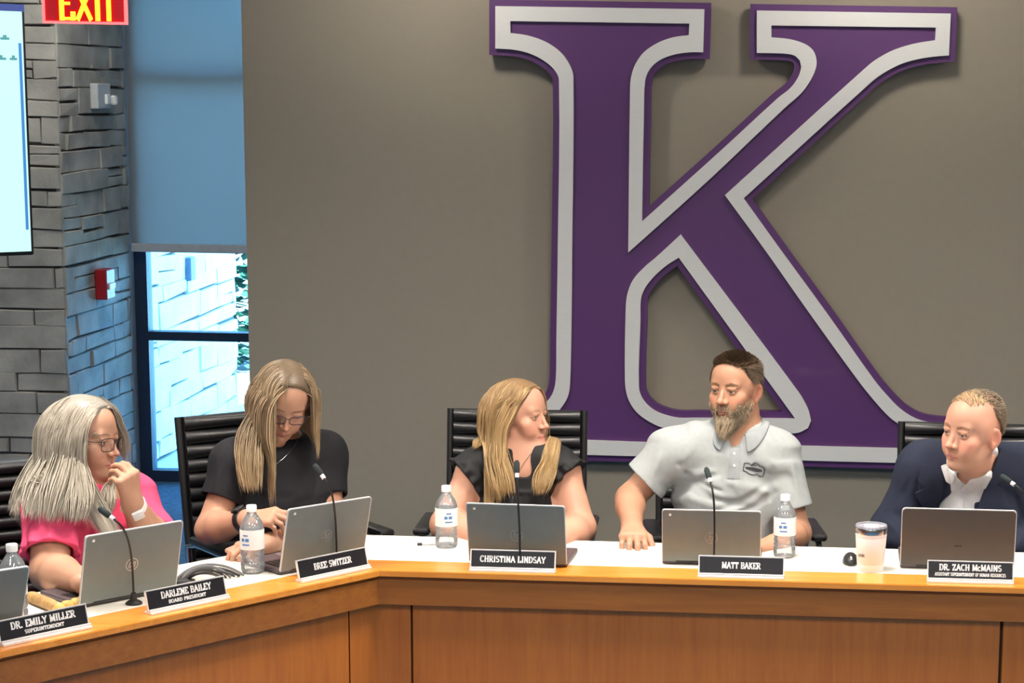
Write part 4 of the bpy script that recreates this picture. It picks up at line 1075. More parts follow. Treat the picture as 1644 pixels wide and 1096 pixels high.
def torso(S, P, g=0., fem=0, w=1.0, bust=0, belly=0.0, full=True):
    """P: dict N, SR, SL, B (waist/pelvis), F facing"""
    N, SR, SL, B = (np.array(P[k], float) for k in ('N', 'SR', 'SL', 'B')); F_ = nrm(P['F']); mid = (SR + SL) / 2; ax = nrm(SR - SL)
    up = nrm(mid - B); T = Frame(B, F_, up); half = np.linalg.norm(SR - SL) / 2; Ht = np.linalg.norm(mid - B)
    C_ = B + up * Ht * .68
    S.ell(C_ + T.M[:, 1] * .005, (half * .92 + g, .098 * w + g, Ht * .40 + g), T.M, .05)
    S.ell(B + up * Ht * .30 + T.M[:, 1] * (.01 + belly * .5), (half * (.78 if fem else .86) * w + g, .095 * w + belly + g, Ht * .40 + g), T.M, .06)
    S.ell(B + up * .02, (half * .92 * w + g, .12 * w + g, .12 + g), T.M, .05)
    S.cone(SR - ax * .03, SL + ax * .03, .056 * w + g, .056 * w + g, .05)
    for s in (SR, SL): S.cone(N + up * .012, s + up * .004 * w, .040 + g * .8, .050 * w + g, .045)
    if bust:
        for s in (-1, 1): S.ell(C_ + up * (-.015) + T.M[:, 0] * s * half * .44 + T.M[:, 1] * .072, (.062 + g, .052 * bust + g, .062 + g), T.M, .05)
    return T, C_, up
def arm(S, a, b, c, ra=.046, re=.039, rw=.0265, k=.03):
    a, b, c = (np.array(q, float) for q in (a, b, c))
    S.cone(a, b, ra, re, k); m = b + (c - b) * .28; S.cone(b, m, re * .98, re * 1.03, .02); S.cone(m, c, re * 1.03, rw, .02)
def sleeve(S, a, hem, r0, r1, rin, k=.03, ruffle=0.):
    """open-ended sleeve from a shoulder to a hem"""
    a = np.asarray(a, F32); b = np.asarray(hem, F32); L = float(np.linalg.norm(b - a)); u = (b - a) / L
    e1 = nrm(np.cross(u, [.3, .2, .9])); e2 = np.cross(u, e1)
    def f(p):
        pa = p - a; t = pa @ u; q = pa - t[:, None] * u; tt = np.clip(t / L, 0, 1)
        rr = r0 + (r1 - r0) * tt
        if ruffle:
            an = np.arctan2(q @ e2.astype(F32), q @ e1.astype(F32)); rr = rr + ruffle * np.sin(an * 9 + 2 * np.sin(an * 2)) * sstep(tt, .55, 1.0)
        qq = np.where((t < 0)[:, None], pa, q)
        return np.maximum(np.sqrt((qq ** 2).sum(1)) - rr, t - L).astype(F32)
    S.add('u', f, (a + b) / 2, L / 2 + max(r0, r1) + ruffle, k)
    c0 = b - u * .035
    def g(p):
        pa = p - c0; t = pa @ u; q = pa - t[:, None] * u
        return np.maximum(np.sqrt((q ** 2).sum(1)) - rin, -t).astype(F32)
    S.add('s', g, b, .07 + rin, .004)
def wrinkle(amp, f1, f2, ax, ay, ph=0.):
    ax = np.asarray(nrm(ax), F32); ay = np.asarray(nrm(ay), F32)
    def f(p):
        u = p @ ax; v = p @ ay
        w = np.sin(u * f1 + 1.9 * np.sin(v * f2 + ph) + ph)
        return (amp * (np.abs(w) ** .7 * np.sign(w)) * (.5 + .5 * np.sin(v * f2 * .63 + u * f1 * .21 + ph * 2))).astype(F32)
    return f
def cloth_obj(name, S, lo, hi, h, m, parent, n=1):
    v, q = polygonise(S, lo, hi, h); v = relax(v, q, n, .5); return mesh_obj(name, v, q, m, parent)
def body_obj(S, H, lo, hi, h, skin, o, gaze, parent, extra=None):
    v, q = polygonise(S, lo, hi, h); v = relax(v, q, 1, .35)
    col = np.tile(np.array(skin, float), (len(v), 1))
    n_ = .06 * np.sin(v @ np.array([31, 17, 23.])) * np.sin(v @ np.array([-13, 37, 29.])); col *= (1 + n_)[:, None]
    head_paint(H, v, col, o)
    if extra: extra(v, col)
    if 'scalp' in o:
        ql = H.l(v); wsc = scalp_mask(ql, o) * o.get('scalpa', .85); col = col * (1 - wsc[:, None]) + np.array(o['scalp']) * wsc[:, None]
    ev, ef, ec = eyeballs(H, o, gaze)
    hv, hf = len(ev) // 2, len(ef) // 2
    for k in (0, 1): mesh_obj('eye', ev[k * hv:(k + 1) * hv], ef[k * hf:(k + 1) * hf] - k * hv, M['eye'], parent, ec[k * hv:(k + 1) * hv])
    return mesh_obj('body', v, q, M['skin'], parent, col)
HL = dict(z=[-.12, -.07, -.03, 0, .03, .055, .085, .105, .14], y=[-.06, -.045, -.022, .0, .028, .050, .062, .070, .1])
def scalp_mask(q, o):
    dy = o.get('hl_dy', 0); lim = np.interp(q[:, 2] + o.get('hl_dz', 0), HL['z'], HL['y']) + dy
    side = sstep(np.abs(q[:, 0]), .03, .06) * o.get('temple', .0)
    m = 1 - sstep(q[:, 1], lim - side - .006, lim - side + .006)
    m = m * sstep(q[:, 2], -.085, -.065) * (np.abs(q) < .16).all(1)
    ear = (np.abs(q[:, 0]) > .058) & (q[:, 2] < .030) & (q[:, 1] > -.036) & (q[:, 2] > -.06)
    return m * ~ear

def ribbons(name, paths, w, t, nr, cols, m, parent, taper=(.35, .5)):
    """paths (N,S,3), w/t half sizes (N,), nr (N,S,3) outward normals, cols (N,S,3)"""
    N_, S_, _ = paths.shape; tan = np.gradient(paths, axis=1); tan /= np.linalg.norm(tan, axis=2, keepdims=True) + 1e-9
    sd = np.cross(tan, nr); sd /= np.linalg.norm(sd, axis=2, keepdims=True) + 1e-9; n2 = np.cross(sd, tan)
    s = np.linspace(0, 1, S_); tp = np.minimum(1, taper[0] + s * 6) * np.minimum(1, (1 - s) / max(taper[1], 1e-3) + .06)
    W = (w[:, None] * tp)[..., None]; T_ = (t[:, None] * tp)[..., None]
    V = np.stack([paths + sd * W, paths + n2 * T_, paths - sd * W, paths - n2 * T_], 2)       # N,S,4,3
    idx = np.arange(N_ * S_ * 4).reshape(N_, S_, 4)
    f = [np.stack([idx[:, :-1, a], idx[:, :-1, (a + 1) % 4], idx[:, 1:, (a + 1) % 4], idx[:, 1:, a]], -1).reshape(-1, 4) for a in range(4)]
    C_ = np.repeat(cols[:, :, None, :], 4, 2)
    return mesh_obj(name, V.reshape(-1, 3), np.concatenate(f), m, parent, C_.reshape(-1, 3))
def scalp_roots(H, n, o, rg, z0=-.07, grow=.004):
    r = np.array([.0755, .093, .086]) + grow; c = np.array([0, -.010, .032]); out = []
    while sum(len(x) for x in out) < n:
        d = rg.normal(size=(n * 2, 3)); d /= np.linalg.norm(d, axis=1, keepdims=True); q = c + d * r
        m = scalp_mask(q, o) > .5; out.append(q[m & (q[:, 2] > z0)])
    return np.concatenate(out)[:n]
def grow(H, roots, S, steps, sl, comb, off, grav=.1, face=None, jit=.0, rg=None, gmax=.95, ramp=0, lat=None, pull=None, cling=False):
    """march strands over the head/body field; comb(q_local, i) -> local direction"""
    p = np.stack([H.w(r) for r in roots]); prev = None; P = [p.copy()]; Ns = []
    down = np.array([0, 0, -1.])
    for i in range(steps):
        q = H.l(p); d = comb(q, i) @ H.M.T; g = min(gmax, grav * i)
        d = d * (1 - g) + down * g; d /= np.linalg.norm(d, axis=1, keepdims=True) + 1e-9
        if prev is not None: d = prev * .45 + d * .55; d /= np.linalg.norm(d, axis=1, keepdims=True) + 1e-9
        if lat is not None:                    # keep the fall of hair gathered beside the neck: (centre, axis, max, forward, push)
            c_, ax_, mx_, fw_, pu_ = lat; u = (p - c_) @ ax_; low = (q[:, 2] < -.06)
            d = d - ax_ * (np.sign(u) * np.clip((np.abs(u) - mx_) * 14, 0, 1.2) * low)[:, None] + fw_ * (pu_ * low)[:, None]
        if pull is not None:
            mk, tg, kk = pull; v_ = tg - p; v_ /= np.linalg.norm(v_, axis=1, keepdims=True) + 1e-6; on = mk & (q[:, 2] < -.045) & (p[:, 2] > tg[2])
            d = d + v_ * (kk * on)[:, None]
        if jit: d = d + rg.normal(size=d.shape) * jit
        st = sl if np.isscalar(sl) else sl[:, None]
        p = p + d * st; dd = S.eval(p); n = S.grad(p, .006); oo = off if not ramp else .0035 + (off - .0035) * min(1, i / ramp); pen = np.maximum(oo - dd, 0); pen = pen - (np.maximum(dd - oo, 0) * .8 if cling else 0); p = p + n * pen[:, None]
        d2 = p - P[-1]; prev = d2 / (np.linalg.norm(d2, axis=1, keepdims=True) + 1e-9); P.append(p.copy()); Ns.append(n)
    Ns = [Ns[0]] + Ns
    return np.stack(P, 1), np.stack(Ns, 1)
def hair_cols(n, S_, base, tip, hi, rg, var=.25):
    t = np.linspace(0, 1, S_)[None, :, None] ** 1.2; b = np.array(base); e = np.array(tip); c = b * (1 - t) + e * t
    c = np.repeat(c, n, 0); k = rg.random((n, 1, 1)); c = np.where(k > .78, c * .45 + np.array(hi) * .55, c)
    return c * (1 + var * (rg.random((n, 1, 1)) * 2 - 1))
def glasses(H, parent, m, w=.026, h=.018, y=.103, cx=.032, dz=-.002, r=.0017, half=.074):
    mb = MB()
    for s in (-1, 1):
        n = 28; pts = []
        for i in range(n + 1):
            a = 2 * math.pi * i / n; e = .55; ca, sa = math.cos(a), math.sin(a)
            x = s * cx + w * abs(ca) ** e * np.sign(ca); z = dz + h * abs(sa) ** e * np.sign(sa) * (1 + .08 * s * ca)
            pts.append(tuple(H.w(x, y - .012 * (abs(x) / .06) ** 2, z)))
        mb.tube(pts, r * H.s, 8, cap=False)
        mb.tube([tuple(H.w(s * (cx + w), y - .012, dz + h * .6)), tuple(H.w(s * half, y - .022, dz + .010)), tuple(H.w(s * (half + .004), .0, dz + .008)), tuple(H.w(s * (half + .003), -.018, dz - .008))], r * 1.1 * H.s, 8)
    mb.tube([tuple(H.w(-(cx - w), y, dz + .006)), tuple(H.w(0, y + .003, dz + .008)), tuple(H.w((cx - w), y, dz + .006))], r * H.s, 8)
    g = mb.build('glasses', m, parent, True, world=True)
    for s in (-1, 1):
        n = 24; v = []
        for i in range(n):
            a = 2 * math.pi * i / n; e = .55; ca, sa = math.cos(a), math.sin(a); x = s * cx + w * .98 * abs(ca) ** e * np.sign(ca)
            v.append(tuple(H.w(x, y - .012 * (abs(x) / .06) ** 2, dz + h * .98 * abs(sa) ** e * np.sign(sa))))
        mb = MB(); mb.v = v; mb.f = [tuple(range(n))]; mb.build('lens', M['lens'], g, recalc=False, world=True)
    return g
def band(name, c, ax, r, w, m, parent, face=None):
    """a strap round a wrist at c, axis ax"""
    ax = nrm(ax); a = nrm(np.cross(ax, [.1, .3, 1])); b = np.cross(ax, a); T = Matrix(((a[0], b[0], ax[0], c[0]), (a[1], b[1], ax[1], c[1]), (a[2], b[2], ax[2], c[2]), (0, 0, 0, 1)))
    mb = MB(); mb.lathe([(r, -w), (r + .003, -w * .9), (r + .003, w * .9), (r, w)], 32, T); mb.f = [f for f in mb.f if len(f) == 4]
    o = mb.build(name, m, parent, True, 50, world=True)
    if face is not None:
        fn = nrm(face - ax * (face @ ax)); p = c + fn * (r + .003); sd = np.cross(ax, fn); T2 = Matrix(((ax[0], sd[0], fn[0], p[0]), (ax[1], sd[1], fn[1], p[1]), (ax[2], sd[2], fn[2], p[2]), (0, 0, 0, 1)))
        mb = MB(); mb.box((0, 0, .003), (.034, .032, .009), T2, bev=.003); mb.build('watch_case', m, o, True, 50, world=True)
    return o
def collar_ring(root, C2, P0, gm, ph0, ph1, r0=.064, n=30, back=.034, front=.052, fall=.034, wingl=.026, name='collar'):
    v = []
    for i in range(n + 1):
        t = i / n; ph = math.radians(ph0 + (ph1 - ph0) * t); fr_ = .5 + .5 * math.cos(ph)
        r1 = r0 + .010 * fr_; zt = back - front * fr_ ** 1.4; dr = .018 + .012 * fr_; dz = fall + wingl * max(0, fr_ - .70) / .30
        sx, cy = math.sin(ph), math.cos(ph)
        v += [P0.w(r1 * .95 * sx, r1 * .95 * cy, zt - .04), P0.w(r1 * sx, r1 * cy * 1.02, zt - .004), P0.w((r1 + .004) * sx, (r1 + .004) * cy * 1.02, zt + .002), P0.w((r1 + .009) * sx, (r1 + .009) * cy * 1.02, zt - .003), P0.w((r1 + dr * .8) * sx, (r1 + dr * .8) * cy, zt - dz * .6), P0.w((r1 + dr) * sx, (r1 + dr) * cy, zt - dz)]
    v = np.array(v); k_ = np.arange(len(v)) % 6
    for kk, tgt in ((4, .008), (5, .006), (3, .004)):
        m_ = k_ == kk; d = C2.eval(v[m_]); g = C2.grad(v[m_]); mv = tgt - d; v[m_] += g * np.clip(mv, -.02 if kk == 5 else 0, .04)[:, None]
    fs = [(i * 6 + k, i * 6 + k + 1, i * 6 + k + 7, i * 6 + k + 6) for i in range(n) for k in range(5)]
    ob = mesh_obj(name, v, np.array(fs), gm, root); md = ob.modifiers.new('thickness', 'SOLIDIFY'); md.thickness = .003; md.offset = 0
    md = ob.modifiers.new('soft', 'SUBSURF'); md.levels = md.render_levels = 1
    return ob
def lower_body(root, P, F_, mt, shoe, seat=.47):
    """trousers and shoes below the dais top"""
    B = np.array(P['B'], float); F_ = nrm([F_[0], F_[1], 0]); R = np.cross(F_, [0, 0, 1]); S = Sdf(.008)
    S.ell(B + [0, 0, -.02], (.17, .15, .11), Frame(B, F_).M, .0)
    sh = Sdf(.006)
    for s in (-1, 1):
        hip = np.array([B[0], B[1], seat + .09]) + R * s * .09; kn = hip + F_ * .42 + R * s * .03 + [0, 0, .0]; an = np.array([kn[0], kn[1], .09]) + F_ * .02
        S.cone(hip, kn, .082, .062, .05); S.cone(kn, an, .060, .045, .03)
        sh.ell(an + F_ * .06 + [0, 0, -.045], (.048, .135, .045), Frame(an, F_).M, .0); sh.cone(an + [0, 0, -.02], an + [0, 0, .03], .04, .035, .02)
    sh.box((B[0], B[1], -.25), (3, 3, .2525), None, 0, 0, 's')
    lo, hi = B - [.75, .75, .6], B + [.75, .75, .2]; lo[2] = -.02
    cloth_obj('trousers', S, lo, hi, .011, mt, root); cloth_obj('shoes', sh, lo, np.array([hi[0], hi[1], .2]), .009, shoe, root)
def cloth(name, c, rough=.85, **kw): return mat(name, c, rough, spec=.25, bump=kw.pop('bump', .3), bscale=kw.pop('bscale', 900), var=kw.pop('var', .05), scale=60, **kw)
def root_at(P, label): return thing('person', label, 'person', (P['B'][0], P['B'][1], 0))
def hands_on(z): pass
DEN = cloth('dark_trousers', (.02, .022, .035)); SHOE = mat('dark_shoes', (.015, .012, .01), .4)
NS = (.0, .0, .0)

# ---------------------------------------------------------------- man in the grey polo
def man_polo():
    P = dict(N=atY(1184, 694, 6.47), SR=atY(1076, 724, 6.44), SL=atY(1248, 728, 6.46)); P['B'] = np.array([*(P['SR'] + P['SL'])[:2] / 2, 0]) + [0.02, .06, .56]
    P['F'] = facing(P['N'], -6); root = root_at(P, 'bearded person in a grey polo shirt resting a hand on the dais, looking left')
    H = head_frame(1161, 628, 6.37, -28, 1, -1, .935)
    o = dict(jaw=1.0, nose=1.18, blush=(.66, .21, .14), lip=(.42, .17, .13), brow=(.16, .09, .045), browa=.95, browt=1.5, iris=(.08, .10, .12), open=.5, stubble=(.30, .21, .13), scalp=(.085, .05, .028), temple=.012, hl_dz=.008)
    S = Sdf(.0022); head_sdf(S, H, o); H.cone(S, (0, -.028, -.05), (0, -.030, -.10), .056, .058, .03); S.cone(H.w(0, -.028, -.09), P['N'] + [0, 0, -.02], .058, .062, .03)
    T, Cc, up = torso(S, P, 0, w=1.02)
    eR, wR = atY(1011, 800, 6.42), atY(1015, 846, 6.22); eL, wL = atY(1280, 856, 6.42), atY(1246, 872, 6.19)
    arm(S, P['SR'] + [.0, 0, -.02], eR, wR, .052, .043, .029); arm(S, P['SL'] + [0, 0, -.02], eL, wL, .052, .043, .029)
    fr = unit(wR, atZ(1018, 874, .775)); hand(S, wR, nrm(fr * [1, 1, .7]), (0, -.15, 1), -1, [(38, 38, 20), (30, 42, 20), (32, 42, 22), (40, 40, 20)], 1.06, .09, thumb=[(.020, .022, -.006), (.046, .042, -.020), (.054, .064, -.036), (.050, .084, -.048)])
    hand(S, wL, nrm([-.75, -.55, -.05]), (0, 0, 1), 1, [(15, 25, 15)], 1.05)
    body_obj(S, H, np.array([-.68, 6.0, .60]), np.array([.22, 6.72, 1.34]), .0024, (.47, .245, .155), o, facing(H.o, -34, 2), root)
    # polo
    C2 = Sdf(.003); torso(C2, P, .014, w=1.04)
    hR = P['SR'] + (eR - P['SR']) * .62; hL = P['SL'] + (eL - P['SL']) * .70
    sleeve(C2, P['SR'] + [0, 0, -.012], hR, .071, .074, .063, .04); sleeve(C2, P['SL'] + [0, 0, -.012], hL, .071, .070, .058, .04)
    nb = P['N']; C2.cone(nb + [0, .006, -.02], H.w(0, -.02, -.02), .066, .072, .006, 's')
    C2.cone(nb + np.array(P['F']) * .085 + [0, 0, -.028], nb + np.array(P['F']) * .05 + [0, 0, .03], .010, .040, .01, 's')
    q = lambda x, y: trace([(x, y)], C2)[0]
    for pts, r, am in [([(1085, 800), (1110, 775), (1150, 762)], .012, -.006), ([(1078, 778), (1120, 772), (1160, 790)], .010, -.005), ([(1100, 760), (1140, 800), (1200, 812)], .012, -.006),
                       ([(1240, 770), (1200, 800), (1150, 820)], .012, -.006), ([(1245, 790), (1215, 812), (1180, 826)], .010, -.006), ([(1170, 775), (1235, 790)], .012, .006), ([(1090, 745), (1072, 790)], .010, -.006),
                       ([(1240, 750), (1236, 800)], .010, -.006), ([(1060, 730), (1048, 765)], .012, .004), ([(1110, 800), (1160, 816)], .012, .006), ([(1215, 745), (1232, 760)], .008, -.003), ([(1270, 745), (1282, 790)], .010, .004), ([(1130, 690), (1100, 735)], .012, .004)]:
        C2.fold([q(*p_) for p_ in pts], r * .85, am * 2.2)
    C2.disp(wrinkle(.0042, 62, 34, (.8, .2, .9), (-.7, .1, .6), .6), (0, 0, 0), 1e3)
    sh = cloth_obj('polo_shirt', C2, np.array([-.62, 6.15, .50]), np.array([.22, 6.75, 1.12]), .0034, cloth('grey_polo', (.37, .40, .41), .7), root, 2)
    gm = cloth('grey_collar', (.31, .34, .355), .75)
    collar_ring(root, C2, Frame(nb + [0, .002, .024], P['F']), gm, 22, 338, .068, wingl=.030)
    patch('placket', [(1172, 716), (1190, 716), (1187, 768), (1168, 768)], C2, gm, root, .0005, .002)
    for y in (727, 747): 
        b_ = trace([(1179, y)], C2)[0]; mb = MB(); mb.lathe([(0, 0), (.0045, 0), (.0045, .002), (0, .002)], 14, Matrix.Translation(tuple(b_ + np.array(P['F']) * .003)) @ Matrix.Rotation(E_(90), 4, 'X')); mb.build('button', M['white'], root, world=True)
    # embroidered chest badge: outlined shape with a bar of stitching
    bl = cloth('badge_thread', (.05, .05, .06), .7)
    ou = [(1193, 752), (1195, 743), (1202, 743), (1206, 746), (1212, 742), (1216, 744), (1220, 748), (1226, 749), (1228, 754), (1226, 760), (1225, 764), (1219, 764), (1216, 761), (1208, 762), (1202, 760), (1198, 757), (1193, 755), (1193, 752)]
    cord('chest_badge', ou, C2, .0014, bl, root, .001)
    patch('chest_badge_bar', [(1197, 749), (1210, 750), (1222, 753), (1224, 757), (1214, 757), (1203, 754), (1197, 752)], C2, bl, root, .0, .0012, 2)
    cord('chest_badge', [(1206, 748), (1210, 745), (1214, 748)], C2, .0012, bl, root, .001)
    # hair and beard
    rg = np.random.default_rng(3); Hs = Sdf(); head_sdf(Hs, H, o)
    r = scalp_roots(H, 5200, o, rg, -.06, .002)
    comb = lambda q, i: np.stack([q[:, 0] * 3 - .25, -.2 + 1.1 * sstep(q[:, 2], .07, .12), .25 - 1.1 * sstep(-q[:, 2], -.10, -.02)], 1) + 1e-3
    pa, no = grow(H, r, Hs, 4, .0045, comb, np.where(r[:, 2] > .07, .006, .003) * rg.uniform(.5, 1.4, len(r)), 0, jit=.10, rg=rg)
    side = sstep(-r[:, 2], -.07, -.0)[:, None, None]
    c = hair_cols(len(r), 5, (.10, .060, .033), (.13, .085, .05), (.22, .17, .12), rg); c = c * (1 - side) + c * side * np.array([1.5, 1.6, 1.8])
    ribbons('hair', pa, np.full(len(r), .0013), np.full(len(r), .0008), no, c, M['hair'], root, (.7, .4))
    n = 5200; q0 = np.stack([rg.uniform(-.066, .066, n), rg.uniform(-.01, .10, n), rg.uniform(-.118, -.018, n)], 1)
    x, y, z = np.abs(q0[:, 0]), q0[:, 1], q0[:, 2]
    keep = (z < np.interp(x, [0, .018, .03, .05, .062, .07], [-.053, -.053, -.066, -.062, -.040, -.022])) & ~((np.abs(z + .0712) < .0075) & (x < .023) & (y > .05)) & ~((x < .01) & (z > -.0575) & (y > .05))
    q0 = q0[keep]; p = np.stack([H.w(a) for a in q0])
    for _ in range(8): d = Hs.eval(p); p = p - Hs.grad(p, .004) * np.clip(d, -.03, .03)[:, None]
    q1 = H.l(p); ok = (q1[:, 1] > -.005) & (q1[:, 2] > -.125) & ~((np.abs(q1[:, 2] + .0712) < .0065) & (np.abs(q1[:, 0]) < .023) & (q1[:, 1] > .08)); q1 = q1[ok]
    cent = np.exp(-(q1[:, 0] / .034) ** 2) * sstep(-q1[:, 2], .076, .10); ln = .0014 + .0016 * sstep(-q1[:, 2], .06, .09) + .0068 * cent
    bc = lambda q, i: np.stack([-q[:, 0] * 2.0, .38 + 0 * q[:, 0], -1 + 0 * q[:, 0]], 1)
    pa, no = grow(H, q1, Hs, 5, ln, bc, .003 + 0 * ln, 0, jit=.10, rg=rg)
    c = hair_cols(len(q1), 6, (.24, .155, .09), (.46, .37, .25), (.52, .45, .35), rg); c *= (1 - .3 * sstep(np.abs(q1[:, 0]), .02, .04) * (1 - sstep(np.abs(q1[:, 0]), .045, .06)))[:, None, None]
    ribbons('beard', pa, np.full(len(q1), .0014), np.full(len(q1), .0009), no, c, M['hair'], root, (.7, .4))
    lower_body(root, P, P['F'], DEN, SHOE)

def tidy(pa, no, it=5):
    """smooth each strand and drop the kinked ones"""
    for _ in range(it): pa = pa.copy(); pa[:, 1:-1] = pa[:, 1:-1] * .5 + (pa[:, :-2] + pa[:, 2:]) * .25
    d = np.diff(pa, axis=1); d /= np.linalg.norm(d, axis=2, keepdims=True) + 1e-9; c = (d[:, 1:] * d[:, :-1]).sum(2)
    tot = np.arccos(np.clip(c, -1, 1)).sum(1); ok = (c.min(1) > .25) & (tot < 5.2); return pa, no, ok
def long_hair(H, S, o, root, n, seed, part, fall, length, off, cols, back=-.25, grav=.05, w=.0026, jit=.02, shield=(0, .062, -.035, .078, .066, .088), wave=.0, name='hair', side_bias=0., ends=.5, keep=None, lat=None, var=.2, aim=None, tuck=0.):
    rg = np.random.default_rng(seed); Hs = S.copy()
    if shield: Hs.ell(H.w(*shield[:3]), np.array(shield[3:]) * H.s, H.M, .01)
    r = scalp_roots(H, n, o, rg, -.05, .003); e_ = scalp_roots(H, n * 8, o, rg, .05, .003); e_ = e_[np.abs(e_[:, 0] - part) < .030][:n // 3]; e_[:, 0] = part + (e_[:, 0] - part) * .7; r = np.concatenate([r, e_])
    if keep is not None: r = r[keep(r)]
    n = len(r); sg = np.sign(r[:, 0] - part + 1e-4); ph = rg.uniform(0, 6.28, n)
    def comb(q, i):
        x = sg * (1.0 - .7 * sstep(-q[:, 2], -.06, .02)); f = back + fall * sstep(q[:, 1], .0, .06)
        zz = .0 - 1.0 * sstep(np.abs(q[:, 0] - part), .0, .07)
        d = np.stack([x, np.full(len(q), 0.) + f, zz], 1)
        if tuck: d[:, 1] -= tuck * sstep(-q[:, 2], -.085, -.04) * (1 - sstep(-q[:, 2], .03, .05)) * sstep(q[:, 1], -.045, -.01)
        if wave: d[:, 0] += wave * np.sin(i * .45 + ph); d[:, 1] += wave * np.cos(i * .4 + ph * 2)
        return d
    L = length * rg.uniform(.86, 1.04, n) * (1 - side_bias * (r[:, 0] < part)) * np.clip(.72 + (r[:, 2] + .05) * 2.4, .7, 1.0)
    steps = 42; pa, no = grow(H, r, Hs, steps, L / steps, comb, rg.uniform(off[0], off[1], n), grav, jit=jit, rg=rg, ramp=14, lat=lat, pull=None if aim is None else (sg < 0, aim[0], aim[1]))
    pa, no, ok = tidy(pa, no); pa = pa[ok]; no = no[ok]; n = len(pa); c = hair_cols(n, steps + 1, *cols, rg, var)
    return ribbons(name, pa, rg.uniform(.6, 1.25, n) * w, np.full(n, w * .55), no, c, M['hair'], root, (.6, ends))
def lock(H, Cb, root, ctrl, rad, n, seed, cols, var=.2, w=.0021, name='hair_lock'):
    """a hanging tress along control points (px, py, Y), kept outside the body and clothes"""
    rg = np.random.default_rng(seed); C_ = np.array([atY(*c) for c in ctrl]); k = len(C_); t = np.linspace(0, k - 1, 26); i = np.minimum(t.astype(int), k - 2); f = t - i
    Pm = np.vstack([2 * C_[0] - C_[1], C_, 2 * C_[-1] - C_[-2]]); cr = []
    for a, b in zip(i, f):
        p0, p1, p2, p3 = Pm[a:a + 4]; cr.append(.5 * (2 * p1 + (p2 - p0) * b + (2 * p0 - 5 * p1 + 4 * p2 - p3) * b * b + (3 * p1 - p0 - 3 * p2 + p3) * b ** 3))
    cr = np.array(cr); rr = np.interp(t, range(k), rad)
    o_ = rg.normal(size=(n, 3)) * [.6, .45, .25]; o_ = np.clip(o_, -1.1, 1.1); ph = rg.uniform(0, 6.28, (n, 1))
    pa = cr[None] + o_[:, None, :] * rr[None, :, None] + .003 * np.stack([np.sin(t * 1.3 + ph), np.cos(t * 1.1 + ph), 0 * t + 0 * ph], -1)
    cut = rg.uniform(.86, 1.0, n); pa = np.stack([np.stack([np.interp(t * c, t, pa[j, :, d]) for d in range(3)], -1) for j, c in enumerate(cut)])
    fl = pa.reshape(-1, 3); off = np.repeat(rg.uniform(.003, .012, n), 26)
    for _ in range(3): d = Cb.eval(fl); g = Cb.grad(fl, .006); fl = fl + g * np.maximum(off - d, 0)[:, None]
    pa, _, ok = tidy(fl.reshape(n, 26, 3), None, 4); pa = pa[ok]; n = len(pa); no = np.tile(nrm([-.1, -1, .15]), (n, 26, 1))
    return ribbons(name, pa, rg.uniform(.6, 1.2, n) * w, np.full(n, w * .5), no, hair_cols(n, 26, *cols, rg, var), M['hair'], root, (.5, .4))
def hair_cap(H, S0, o, root, c, g=.006):
    """the dense hair against the scalp"""
    K = Sdf(.004)
    H.ell(K, (0, -.010, .032), (.0755 + g, .093 + g, .086 + g), 0); H.ell(K, (0, .022, .035), (.066 + g, .070 + g, .070 + g), .02)
    M_ = H.M
    def cut(p):
        q = H.l(p).astype(np.float32); lim = np.interp(q[:, 2] + o.get('hl_dz', 0), HL['z'], HL['y']) + o.get('hl_dy', 0) - .004
        return ((lim - q[:, 1]) * .7 * H.s).astype(np.float32)
    K.add('s', cut, H.o, .2 * H.s, 0); K.box(H.w(0, 0, -.16), (.2, .2, .1), H.M, 0, 0, 's')
    v, q = polygonise(K, H.o - .17, H.o + .17, .004); v = relax(v, q, 2, .5)
    ql = H.l(v); st = 1 + .16 * np.sin(ql[:, 1] * 820) + .14 * np.sin(ql[:, 1] * 1790 + ql[:, 2] * 200)
    return mesh_obj('hair_base', v, q, M['hair'], root, np.array(c, float)[None] * st[:, None])

